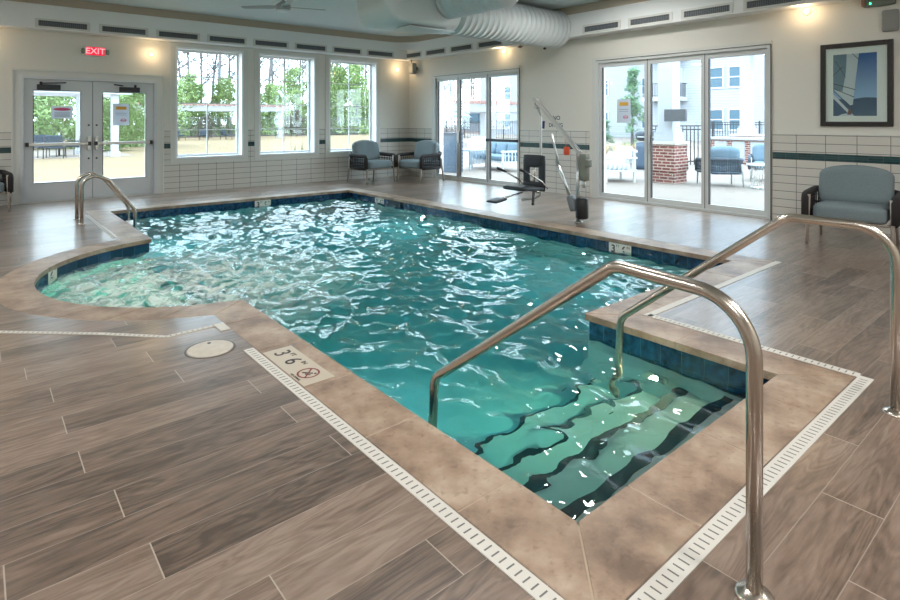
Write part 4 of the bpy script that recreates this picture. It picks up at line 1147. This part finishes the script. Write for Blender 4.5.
# pergolas
def pergola(x0, x1, y0, y1, zt, posts, label, pw=.32):
    r = empty('pergola', ((x0 + x1) / 2, (y0 + y1) / 2, 0), label=label, cat='pergola')
    cx, cy = (x0 + x1) / 2, (y0 + y1) / 2
    for px, py in posts:
        q = MB(); q.box(px - pw / 2 - cx, px + pw / 2 - cx, py - pw / 2 - cy, py + pw / 2 - cy, -.05, zt); q.box(px - pw / 2 - .06 - cx, px + pw / 2 + .06 - cx, py - pw / 2 - .06 - cy, py + pw / 2 + .06 - cy, -.05, .18)
        q.build('post', M_brick_w, r)
    for y in (y0, y1):
        MB().box(x0 - cx - .3, x1 - cx + .3, y - .09 - cy, y + .09 - cy, zt - .08, zt + .34).build('beam', M_brick_w, r)
    q = MB(); n = max(4, int((x1 - x0) / .45))
    for k in range(n + 1):
        x = x0 + (x1 - x0) * k / n - cx
        q.box(x - .04, x + .04, y0 - .5 - cy, y1 + .5 - cy, zt + .32, zt + .50)
    q.build('rafters', mat('pinkish_brown_timber', (150, 116, 108), .7), r)
    return r
pergola(9.2, 21.0, 48.2, 52.0, 2.42, [(10.4, 48.4), (11.2, 51.8), (20.9, 48.4)], 'white pergola with brown rafters across the lawn')
pergola(-2.2, 4.95, 27.8, 31.6, 2.72, [(4.65, 28.0), (3.78, 31.4), (-2, 31.4), (-2, 28.0)], 'white pergola seen through the exit door', .27)
pergola(17.5, 31, 22, 26, 2.08, [(21.2, 22.2), (25.2, 22.2), (29.4, 22.2), (25.2, 25.8)], 'white pergola with brown rafters seen through the corner patio door', .38)
# columns with brick bases on the patio
M_brick, nt, b = mmat('red_brick')
geo = N(nt, 'ShaderNodeTexCoord'); sep = N(nt, 'ShaderNodeSeparateXYZ'); nt.links.new(geo.outputs['Object'], sep.inputs[0])
cb = N(nt, 'ShaderNodeCombineXYZ'); nt.links.new(MA(nt, 'ADD', sep.outputs[0], sep.outputs[1]), cb.inputs[0]); nt.links.new(sep.outputs[2], cb.inputs[1])
bt = N(nt, 'ShaderNodeTexBrick'); nt.links.new(cb.outputs[0], bt.inputs['Vector']); bt.inputs['Scale'].default_value = 1.; bt.inputs['Brick Width'].default_value = .22; bt.inputs['Row Height'].default_value = .075; bt.inputs['Mortar Size'].default_value = .012
bt.inputs['Color1'].default_value = lin((128, 66, 60)); bt.inputs['Color2'].default_value = lin((98, 48, 46)); bt.inputs['Mortar'].default_value = lin((176, 160, 150))
nt.links.new(bt.outputs[0], b.inputs['Base Color']); b.inputs['Roughness'].default_value = .85
def column(x, y, label, w=.60, zt=4.2, plate=True):
    r = empty('patio_column', (x, y, 0), label=label, cat='column')
    q = MB(); q.box(-w / 2, w / 2, -w / 2, w / 2, -.03, .93); q.box(-w / 2 - .03, w / 2 + .03, -w / 2 - .03, w / 2 + .03, .28, .62); q.build('brick_base', M_brick, r)
    MB().box(-w / 2 - .05, w / 2 + .05, -w / 2 - .05, w / 2 + .05, .93, 1.0).build('stone_cap', mat('stone_cap', (186, 180, 172), .7), r)
    q = MB(); s_ = .19; q.box(-s_ - .07, s_ + .07, -s_ - .07, s_ + .07, 1.0, 1.22); q.box(-s_ - .03, s_ + .03, -s_ - .03, s_ + .03, 1.22, 1.3); q.box(-s_, s_, -s_, s_, 1.3, zt - .2); q.box(-s_ - .05, s_ + .05, -s_ - .05, s_ + .05, zt - .2, zt)
    q.build('shaft', M_brick_w, r)
    return r
column(13.15, 7.2, 'brick based white column on the patio beyond the middle glass leaf')
q = empty('display_panel', (12.9, 6.86, 1.62), -PI / 2, 'dark grey rectangular panel on the brick based column', 'panel')
MB().box(-.27, .27, -.10, -.03, -.13, .16).build('face', M_wgrey, q)
MB().box(-.05, .05, -.04, .14, -.05, .05).build('bracket', M_steel, q)
column(22.6, 9.2, 'second brick based column farther out at the right', .8, 4.3)
# overhead beam with string lights between columns
r = empty('patio_arbor', (18, 8, 4.3), label='white overhead arbor beams above the patio at upper right', cat='arbor')
q = MB(); q.bar((-4.75, -.75, 0), (7, .9, .0), .2, .3); q.bar((5, .9, 0), (5, -7, 0), .2, .3); q.build('beam', M_brick_w, r)
q = MB()
for k in range(10): q.bar((-4 + k * .95, -5.5, .22), (-4 + k * .95, 1.2, .22), .06, .14)
q.build('rafters', M_brick_w, r)

# apartment building
M_side = tile_material('white_lap_siding', 'x', 50, .2, 0, 0, (150, 155, 163), (128, 134, 143), .03, .6)
M_bwin = mat('building_window_glass', (74, 100, 116), .35, spec=.2)
M_wtr = mat('building_trim', (176, 180, 188), .6)
bld = empty('apartment_building', (42, 20, 0), label='white sided apartment building with balconies beyond the patio', cat='building')
MB().box(0, 12, -22, 4.6, -.05, 14).build('wing', M_side, bld)
MB().box(5, 16, 4.6, 30, -.05, 14).build('wing', M_side, bld)
def bwin(x, y0, y1, z0, z1):
    q = MB(); q.box(x - .08, x, y0 - .12, y1 + .12, z0 - .12, z0); q.box(x - .08, x, y0 - .12, y1 + .12, z1, z1 + .15); q.box(x - .08, x, y0 - .12, y0, z0, z1); q.box(x - .08, x, y1, y1 + .12, z0, z1); q.box(x - .06, x, y0, y1, (z0 + z1) / 2 - .04, (z0 + z1) / 2 + .04)
    f = q.build('window', M_wtr, bld); MB().box(x - .03, x + .01, y0, y1, z0, z1).build('pane', M_bwin, f)
for y in (-2.6, -1.2, -9.5, -8.1, -14, -12.6):
    for z in (.9, 4.0, 7.2): bwin(0, y, y + .9, z, z + 1.4)
for y in (6, 7.4, 12, 18, 19.4, 25): 
    for z in (.9, 4.0, 7.2): bwin(5, y, y + .9, z, z + 1.4)
for z, yy0 in ((3.35, 1.5), (6.6, 1.5)):
    bl = MB().box(-1.6, 0, yy0, yy0 + 2.9, z - .3, z).build('balcony_slab', M_wtr, bld)
    q = MB(); q.bar((-1.55, yy0 + .05, z + 1.05), (-1.55, yy0 + 2.85, z + 1.05), .05); q.bar((-1.55, yy0 + .05, z + 1.05), (0, yy0 + .05, z + 1.05), .05); q.bar((-1.55, yy0 + .05, z + .1), (-1.55, yy0 + 2.85, z + .1), .04)
    for k in range(24): q.bar((-1.55, yy0 + .05 + k * .12, z), (-1.55, yy0 + .05 + k * .12, z + 1.05), .025)
    for k in range(12): q.bar((-1.5 + k * .12, yy0 + .05, z), (-1.5 + k * .12, yy0 + .05, z + 1.05), .025)
    q.build('railing', M_black, bl)
    bwin(0, yy0 + .5, yy0 + 1.4, z + .05, z + 2.1)
MB().box(-.3, 12.3, -22.3, 4.9, 14, 14.5).build('roof', mat('grey_roof', (120, 122, 128), .8), bld)
# a paler neighbouring house through the corner patio door
h2 = empty('house', (62, 60, 0), label='pale grey house with garage seen through the corner patio door', cat='building')
MB().box(-4, 4, -6, 6, -.05, 3.4).build('walls', mat('house_siding', (128, 132, 140), .7), h2)
q = MB(); q.prism([(-4.6, 3.3), (4.6, 3.3), (0, 4.8)], -6.4, 6.4, Matrix.Rotation(PI / 2, 4, 'X')); q.build('roof', mat('house_roof', (92, 84, 84), .8), h2)
q = MB(); q.box(-4.1, -4, -4, -1.6, 1.2, 2.6); q.box(-4.1, -4, 2, 4, 1.2, 2.6); q.build('windows', M_bwin, h2)

# fences
def fence(a, b, h, label, step=.14, m=None, name='metal_fence'):
    a = Vector(a); b = Vector(b); d = b - a; n = int(d.length / step); r = empty(name, a, label=label, cat='fence')
    q = MB(); 
    for z in (.12, h - .12, h): q.bar((0, 0, z), tuple(d + Vector((0, 0, z))), .04)
    q.build('rails', m or M_black, r)
    q = MB()
    for k in range(n + 1): p = d * (k / n); q.box(p.x - .012, p.x + .012, p.y - .012, p.y + .012, 0, h)
    q.build('pickets', m or M_black, r)
    q = MB()
    for k in range(int(d.length / 2.4) + 1): p = d.normalized() * (k * 2.4); q.box(p.x - .035, p.x + .035, p.y - .035, p.y + .035, 0, h + .08)
    q.build('posts', m or M_black, r)
M_fenceg = mat('grey_fence', (88, 92, 96), .6)
fence((5, 56.5, -.04), (48, 56.5, -.04), 1.9, 'long dark picket fence beyond the lawn', .22, M_fenceg)
fence((31, 9.6, -.02), (31, 14.6, -.02), 1.45, 'black picket fence before the apartment building')
fence((33, 30, -.02), (33, 46, -.02), 1.5, 'black fence seen through the corner patio door', .2)
fence((17.6, 10.4, -.02), (19.4, 9.4, -.02), 1.35, 'short black railing beside the patio column')

# trees -----------------------------------------------------------
def bare_tree(seed, h):
    rnd = random.Random(seed); q = MB()
    def br(p, d, L, r, lvl):
        pts = [p]; rs = [r]; n = 4 if lvl else 7
        for k in range(n):
            d = (d + Vector((rnd.uniform(-1, 1), rnd.uniform(-1, 1), rnd.uniform(-.3, .5))) * (.05 if lvl == 0 else .16)).normalized()
            p = p + d * L / n; pts.append(p); rs.append(r * (1 - .75 * (k + 1) / n) + .008)
        q.tube(pts, rs, 5 if lvl else 7, caps=False)
        if lvl < 2:
            m = 32 if lvl == 0 else 8
            for k in range(m):
                t = rnd.uniform(.3 if lvl == 0 else .2, 1.); i = min(int(t * n), n - 1); s = pts[i].lerp(pts[i + 1], t * n - i)
                a_ = rnd.uniform(0, 2 * PI); up = rnd.uniform(.4, 1.2)
                br(s, Vector((math.cos(a_), math.sin(a_), up)).normalized(), L * rnd.uniform(.14, .30) * (1.2 if lvl else 1), max(rs[i] * .45, .012), lvl + 1)
    br(Vector((0, 0, -.1)), Vector((0, 0, 1)), h, .17, 0)
    r = empty('bare_tree'); q.build('trunk_and_branches', M_trunk, r)
    return r
def leafy(name, seed, h, w, col, n=1600, cone=True, trunk=True, z0=.1, lab='foliage', ls=.2):
    rnd = random.Random(seed); r = empty(name)
    q = MB()
    clumps = []
    for k in range(64):
        t = rnd.random() ** .8; z = z0 + (h - z0) * t; R_ = w / 2 * ((1 - t * .75) if cone else math.sin(PI * min(.96, .12 + t * .85)))
        a_ = rnd.uniform(0, 2 * PI); rr = R_ * rnd.uniform(.3, 1); clumps.append((Vector((rr * math.cos(a_), rr * math.sin(a_), z)), w * rnd.uniform(.09, .17)))
    for k in range(n):
        c_, s_ = rnd.choice(clumps); d = Vector((rnd.gauss(0, 1), rnd.gauss(0, 1), rnd.gauss(0, .8)))
        p = c_ + d.normalized() * s_ * rnd.uniform(.6, 1.2)
        u = Vector((rnd.uniform(-1, 1), rnd.uniform(-1, 1), rnd.uniform(-1, 1))).normalized(); v = u.orthogonal().normalized(); l = ls * rnd.uniform(.5, 1.2)
        if p.z < 0: p.z = .05
        q.add([p - u * l, p - v * l * .35, p + u * l, p + v * l * .35], [(0, 1, 2, 3)])
    q.build(lab, mat('foliage_' + col[0], col[1], .8, var=.25, vscale=1.5), r)
    if trunk: MB().tube([(0, 0, -.1), (0, 0, h * .8)], [.04 + h * .012, .015], 7).build('trunk', M_trunk, r)
    return r
bt3 = [bare_tree(3, 19), bare_tree(11, 22), bare_tree(23, 17)]
rnd = random.Random(2); n = 0
for k in range(72):
    # woods: a fan of directions as seen from the room, depth 60..95
    y = 65 + 26 * ((k * 7) % 12) / 12 + rnd.uniform(0, 1.5); ratio = .02 + 1.13 * (k + rnd.uniform(.1, .9)) / 72; x = y * ratio
    if abs(x - 62) < 6 and abs(y - 60) < 8: continue
    src = bt3[n] if n < 3 else copy_tree(bt3[n % 3]); n += 1
    src.location = (x, y, -.04); src.rotation_euler = (0, 0, rnd.uniform(0, 6.28)); s_ = rnd.uniform(.8, 1.2); src.scale = (s_ * 1.1, s_ * 1.1, s_)
    tag(src, 'tall bare tree in the woods beyond the lawn', 'tree', 'tall bare trees in the woods')
pines = [leafy('young_pine', 5, 5.2, 3.4, ('pine', (124, 146, 90)), 5200, True, ls=.13), leafy('young_pine', 9, 6.2, 3.8, ('pine', (124, 146, 90)), 5600, True, ls=.13)]
rnd = random.Random(8); n = 0
for y, x in [(58.5, 4.5), (59, 8), (59, 11.6), (58.4, 14.6), (59.5, 17.2), (58.8, 20.), (60, 23), (58.5, 25.2), (59.2, 27.5), (58.6, 30.2), (59, 32.6), (58.4, 34.8), (60, 37.2), (61, 41), (62, 46)] + [(63.5, 6 + 2.9 * k) for k in range(13)]:
    src = pines[n] if n < 2 else copy_tree(pines[n % 2]); n += 1
    src.location = (x, y, -.04); src.rotation_euler = (0, 0, rnd.uniform(0, 6.28)); s_ = rnd.uniform(.85, 1.1) * (1.25 if 29 < x < 36 else 1); src.scale = (s_, s_, s_)
    tag(src, 'bushy young green pine along the edge of the woods', 'pine tree', 'young pines at the wood edge')
shr = leafy('shrub', 31, 2.0, 1.9, ('olive', (72, 68, 60)), 900, False, False, ls=.12); n = 0
for x, y, lab in ((13.2, 54.2, 'dark round shrub by the pergola, left one in the first window'), (16.4, 54.2, 'dark round shrub by the pergola, right one in the first window'), (24.8, 53.5, 'tall dark shrub right of the pergola post in the middle window'), (29, 55, 'dark shrub at the lawn edge in the third window')):
    src = shr if n == 0 else copy_tree(shr); n += 1
    src.location = (x, y, -.04); s_ = 1.25 if 'tall' in lab else 1.; src.scale = (s_, s_, s_); tag(src, lab, 'shrub', 'dark shrubs at the lawn edge')
hd = leafy('leafy_bush', 41, 3.6, 4.4, ('bright', (118, 144, 90)), 6500, False, False, ls=.11); n = 0
for x, y, z, lab in ((1.2, 38, 1.25, 'big bright green bush seen in the left exit door leaf'), (4.3, 37.5, 1.25, 'big bright green bush left of the thick post in the exit door'), (7.6, 38, 1.3, 'big bright green bush in the right exit door leaf'), (5.6, 33, .7, 'lower green bush beside the pergola post in the exit door')):
    src = hd if n == 0 else copy_tree(hd); n += 1
    src.location = (x, y, -.03); src.scale = (z, z, z); src.rotation_euler = (0, 0, n); tag(src, lab, 'bush', 'green bushes behind the exit door patio')
cy = leafy('conifer', 51, 3.6, 1.2, ('conifer', (92, 124, 92)), 4200, True, True, ls=.07)
cy.location = (20.8, 13.0, -.02); tag(cy, 'slender conifer behind the outdoor sofa in the left patio leaf', 'conifer')
o = copy_tree(cy); o.location = (19.7, 13.6, -.02); o.scale = (.8, .8, .42); tag(o, 'low green bush left of the slender conifer', 'bush')
# ornamental grasses
def tuft(seed, col, h=.6, n=160):
    rnd = random.Random(seed); q = MB()
    for k in range(n):
        a_ = rnd.uniform(0, 2 * PI); l = rnd.uniform(.4, 1) * h; R0 = rnd.uniform(0, .1); sp_ = rnd.uniform(.1, .45) * h
        p = Vector((R0 * math.cos(a_), R0 * math.sin(a_), 0)); e = p + Vector((sp_ * math.cos(a_), sp_ * math.sin(a_), l)); s = Vector((-math.sin(a_), math.cos(a_), 0)) * .008
        m = p.lerp(e, .6) + Vector((0, 0, .08 * h)); q.add([p - s, p + s, m + s, m - s, e], [(0, 1, 2, 3), (3, 2, 4)])
    r = empty('ornamental_grass'); q.build('blades', mat('grass_' + col[0], col[1], .9), r); return r
tf = tuft(1, ('tan', (200, 176, 140)), .85, 260)
for k, (x, y) in enumerate(((17.2, 12.1), (17.6, 11.4), (17.9, 10.8), (18.3, 10.2))):
    src = tf if k == 0 else copy_tree(tf); src.location = (x, y, -.02); src.scale = (1.3, 1.3, 1)
    tag(src, 'tan ornamental grass behind the outdoor sofa', 'grass', 'tan grasses behind the outdoor sofa')
tg = tuft(2, ('green', (112, 124, 84)), .8, 60)
for k, x in enumerate((3.9, 4.35, 4.9, 5.5, 6.75, 7.0, 7.3, 9.0)):
    src = tg if k == 0 else copy_tree(tg); src.location = (x, 14.4 + .1 * (k % 3), -.02); src.scale = (1, 1, .75 + .12 * (k % 3) + (.3 if 4 <= k <= 6 else 0))
    tag(src, 'thin green grass clump just outside the windows', 'grass', 'green grass clumps below the windows')

# outdoor furniture
def simple_chair(w=.62, cush=M_bluecush, name='patio_chair', frame=M_black):
    r = empty(name); h = w / 2
    for x, y in ((-h, -.28), (h, -.28), (-h, .28), (h, .28)):
        MB().tube([(x * 1.05, y * 1.1, 0), (x, y, .62 if y < 0 else .84)], .016, 8).build('leg', frame, r)
    q = MB(); q.tube([(-h, .28, .62), (-h, -.28, .62)], .018, 8); q.tube([(h, .28, .62), (h, -.28, .62)], .018, 8); q.build('arms', frame, r)
    q = MB(); q.rbox(w - .04, .56, .10, .04, 5, Matrix.Translation((0, 0, .42))); q.build('seat_cushion', cush, r)
    q = MB(); q.rbox(w - .04, .10, .46, .045, 5, Matrix.Translation((0, .27, .68)) @ Matrix.Rotation(-.15, 4, 'X')); q.build('back_cushion', cush, r)
    return r
sc0 = simple_chair(); n = 0
for x, y, rz, lab in ((12.2, 47.2, .5, 'slate blue patio chair under the pergola, first from the left'), (14.0, 47.0, -.4, 'slate blue patio chair under the pergola, second from the left'), (15.8, 47.2, .6, 'slate blue patio chair under the pergola, third from the left'), (17.4, 47.1, -.3, 'slate blue patio chair under the pergola, fourth from the left'),
                      (2.25, 29.2, .3, 'blue chair at the left of the table seen through the exit door'), (3.45, 29.4, -2.2, 'blue chair right of the table seen through the exit door'), (2.55, 28.3, 2.9, 'blue chair in front of the table seen through the exit door')):
    src = sc0 if n == 0 else copy_tree(sc0); n += 1
    src.location = (x, y, -.03); src.rotation_euler = (0, 0, rz)
    if y < 30: src.scale = (1.05,) * 3
    tag(src, lab, 'patio chair', 'blue outdoor chairs')
r = empty('patio_table', (2.85, 29.9, -.03), label='dark round table seen through the left exit door leaf', cat='table')
MB().lathe([(.6, .70), (.6, .73), (.001, .73)], 28).build('tabletop', M_dark, r)
MB().tube([(0, 0, .02), (0, 0, .7)], .04, 10).build('pedestal', M_black, r); MB().lathe([(.3, 0), (.3, .02), (.001, .03)], 20).build('base', M_black, r)
MB().cyl((0, 0, .73), (0, 0, 1.0), .02, n=8).build('umbrella_sleeve', M_white, r)

def sofa(w, name, frame, cush, d=.85):
    r = empty(name); h = w / 2
    for x, y in ((-h + .04, -.36), (h - .04, -.36), (-h + .04, .36), (h - .04, .36)): MB().box(x - .025, x + .025, y - .025, y + .025, 0, .64 if y < 0 else .8).build('leg', frame, r)
    q = MB(); q.box(-h, h, -d / 2, d / 2, .26, .31); q.build('seat_frame', frame, r)
    q = MB(); q.box(-h, -h + .06, -d / 2, d / 2, .58, .63); q.box(h - .06, h, -d / 2, d / 2, .58, .63); q.box(-h, h, d / 2 - .06, d / 2, .74, .8); q.build('arm_frame', frame, r)
    q = MB()
    for s in (-1, 1):
        for k in range(6): q.box(s * (h - .03) - .012, s * (h - .03) + .012, -.3 + k * .12, -.27 + k * .12, .31, .58)
    q.build('side_slats', frame, r)
    m = max(1, round(w / .75))
    for k in range(m):
        x = -h + .05 + (k + .5) * (w - .1) / m
        MB().rbox((w - .1) / m - .01, d - .16, .17, .06, 5, Matrix.Translation((x, -.04, .39))).build('seat_cushion', cush, r)
        MB().rbox((w - .1) / m - .02, .2, .44, .09, 5, Matrix.Translation((x, .26, .66)) @ Matrix.Rotation(-.2, 4, 'X')).build('back_cushion', cush, r)
    return r
M_pale = mat('pale_white_fabric', (214, 220, 228), .9)
s1 = sofa(1.0, 'outdoor_armchair', mat('pale_frame', (196, 200, 204), .5), M_pale); s1.location = (12.5, 8.35, -.02); s1.rotation_euler = (0, 0, -2.2)
tag(s1, 'white outdoor armchair turned away in the left patio leaf', 'outdoor chair')
s2 = sofa(2.1, 'outdoor_sofa', mat('pale_frame', (196, 200, 204), .5), M_cush_out); s2.location = (12.6, 12.7, -.02); s2.rotation_euler = (0, 0, -PI / 2 - .25)
tag(s2, 'light blue outdoor sofa beyond the push bar of the corner patio door', 'sofa')
r = empty('outdoor_side_table', (11.85, 13.05, -.02), .2, 'grey slatted square table left of the light blue sofa', 'table')
q = MB(); q.box(-.45, .45, -.3, .3, .60, .64); q.build('tabletop', mat('table_grey', (170, 182, 190), .5), r)
q = MB()
for k in range(12): q.box(-.45 + k * .08, -.41 + k * .08, -.3, -.29, .2, .60)
q.build('slatted_side', mat('slat_grey', (120, 136, 148), .6), r)
for x, y in ((-.42, -.27), (.42, -.27), (-.42, .27), (.42, .27)): MB().box(x - .02, x + .02, y - .02, y + .02, 0, .6).build('leg', mat('table_grey', (170, 182, 190), .5), r)
r = empty('planter_box', (10.9, 12.85, -.02), .1, 'tall dark blue grey slatted cabinet at the left of the corner patio door', 'planter')
q = MB(); q.box(-.16, .16, -.3, .3, .0, 1.12); q.build('body', mat('slate_blue_panel', (74, 92, 112), .6), r, bevel=.01)
q = MB(); q.box(-.18, .18, -.33, .33, 1.12, 1.18); q.build('top', mat('slate_dark', (60, 70, 84), .6), r)
q = MB()
for k in range(9): q.box(-.165, .165, -.305, -.30, .06 + k * .115, .10 + k * .115)
q.build('slats', mat('slate_dark', (60, 70, 84), .6), r)
c1 = simple_chair(.62, M_pale, 'outdoor_armchair', M_white); c1.location = (15.4, 16.6, -.02); c1.rotation_euler = (0, 0, 2.6)
tag(c1, 'white chair behind the grey table in the corner patio door', 'outdoor chair')
# rope armchairs of the room's kind on the patio
pc = make_chair(.84, 'outdoor_armchair', M_cush_out, mat('slate_rope', (66, 76, 88), .8), mat('pale_leg', (176, 178, 178), .5))
pc.location = (13.5, 6.1, -.02); pc.rotation_euler = (0, 0, 2.35); tag(pc, 'dark rope outdoor armchair right of the brick column, seen from behind', 'outdoor chair', 'rope armchairs on the patio')
o = copy_tree(pc); o.location = (15.4, 5.75, -.02); o.rotation_euler = (0, 0, -1.2); tag(o, 'rope outdoor armchair with pale blue back cushion behind the wire table')
r = empty('wire_table', (13.6, 5.2, -.02), label='round side table on a wire cage base in the right patio leaf', cat='table')
MB().lathe([(.33, .52), (.33, .55), (.001, .55)], 28).build('tabletop', mat('pale_table', (206, 214, 218), .4), r)
q = MB()
for k in range(18):
    a_ = 2 * PI * k / 18
    q.tube([(.22 * math.cos(a_), .22 * math.sin(a_), .52), (.14 * math.cos(a_ + .25), .14 * math.sin(a_ + .25), .38), (.25 * math.cos(a_ + .5), .25 * math.sin(a_ + .5), .01)], .006, 5)
q.lathe([(.25, 0), (.255, .01), (.25, .02), (.24, .01)], 24)
q.build('wire_base', M_steel, r)
# low white structure (outdoor kitchen counter) and grill
r = empty('outdoor_counter', (21.0, 8.7, -.02), -.1, 'white outdoor counter with red brick panel beyond the armchairs', 'counter')
q = MB(); q.box(-.5, .5, -1.1, 1.1, 0, .86); q.build('brick_body', M_brick, r)
MB().box(-.6, .6, -1.2, 1.2, .86, .93).build('countertop', M_brick_w, r)
q = MB(); q.box(-.52, -.5, -1.0, -.55, .1, .8); q.box(-.52, -.5, -.35, .1, .1, .8); q.box(-.52, -.5, .3, .75, .1, .8); q.build('cabinet_door', M_brick_w, r)
r = empty('barbecue_grill', (16.2, 9.6, -.02), -1.2, 'dark barbecue grill left of the brick based column', 'grill')
q = MB(); q.rbox(.60, .5, .85, .03, 4, Matrix.Translation((0, 0, .425))); q.build('cart', mat('grill_blue_grey', (66, 84, 104), .5), r)
q = MB(); q.rbox(.66, .52, .34, .14, 6, Matrix.Translation((0, 0, 1.06))); q.build('lid', mat('grill_lid', (52, 60, 72), .35), r)
q = MB(); q.tube([(-.25, -.29, 1.02), (.25, -.29, 1.02)], .014, 8); q.build('handle', M_steel, r)
# patio umbrella, closed blue
r = empty('patio_umbrella', (24.5, 29.0, -.02), label='pale blue open umbrella beyond the corner patio door', cat='umbrella')
MB().tube([(0, 0, 0), (0, 0, 2.5)], .03, 8).build('pole', M_steel, r)
q = MB(); q.lathe([(1.5, 1.75), (.8, 2.15), (.05, 2.5), (.001, 2.55)], 8); q.build('canopy', mat('umbrella_blue', (150, 186, 212), .8), r)
r = empty('display_panel', (25.2, 22.0, 1.9), -PI / 2, 'grey panel on the pergola post in the corner patio door', 'panel')
MB().box(-.36, .36, -.06, 0, -.3, .32).build('face', M_wgrey, r); r.location = (24.98, 22.2, 1.75)
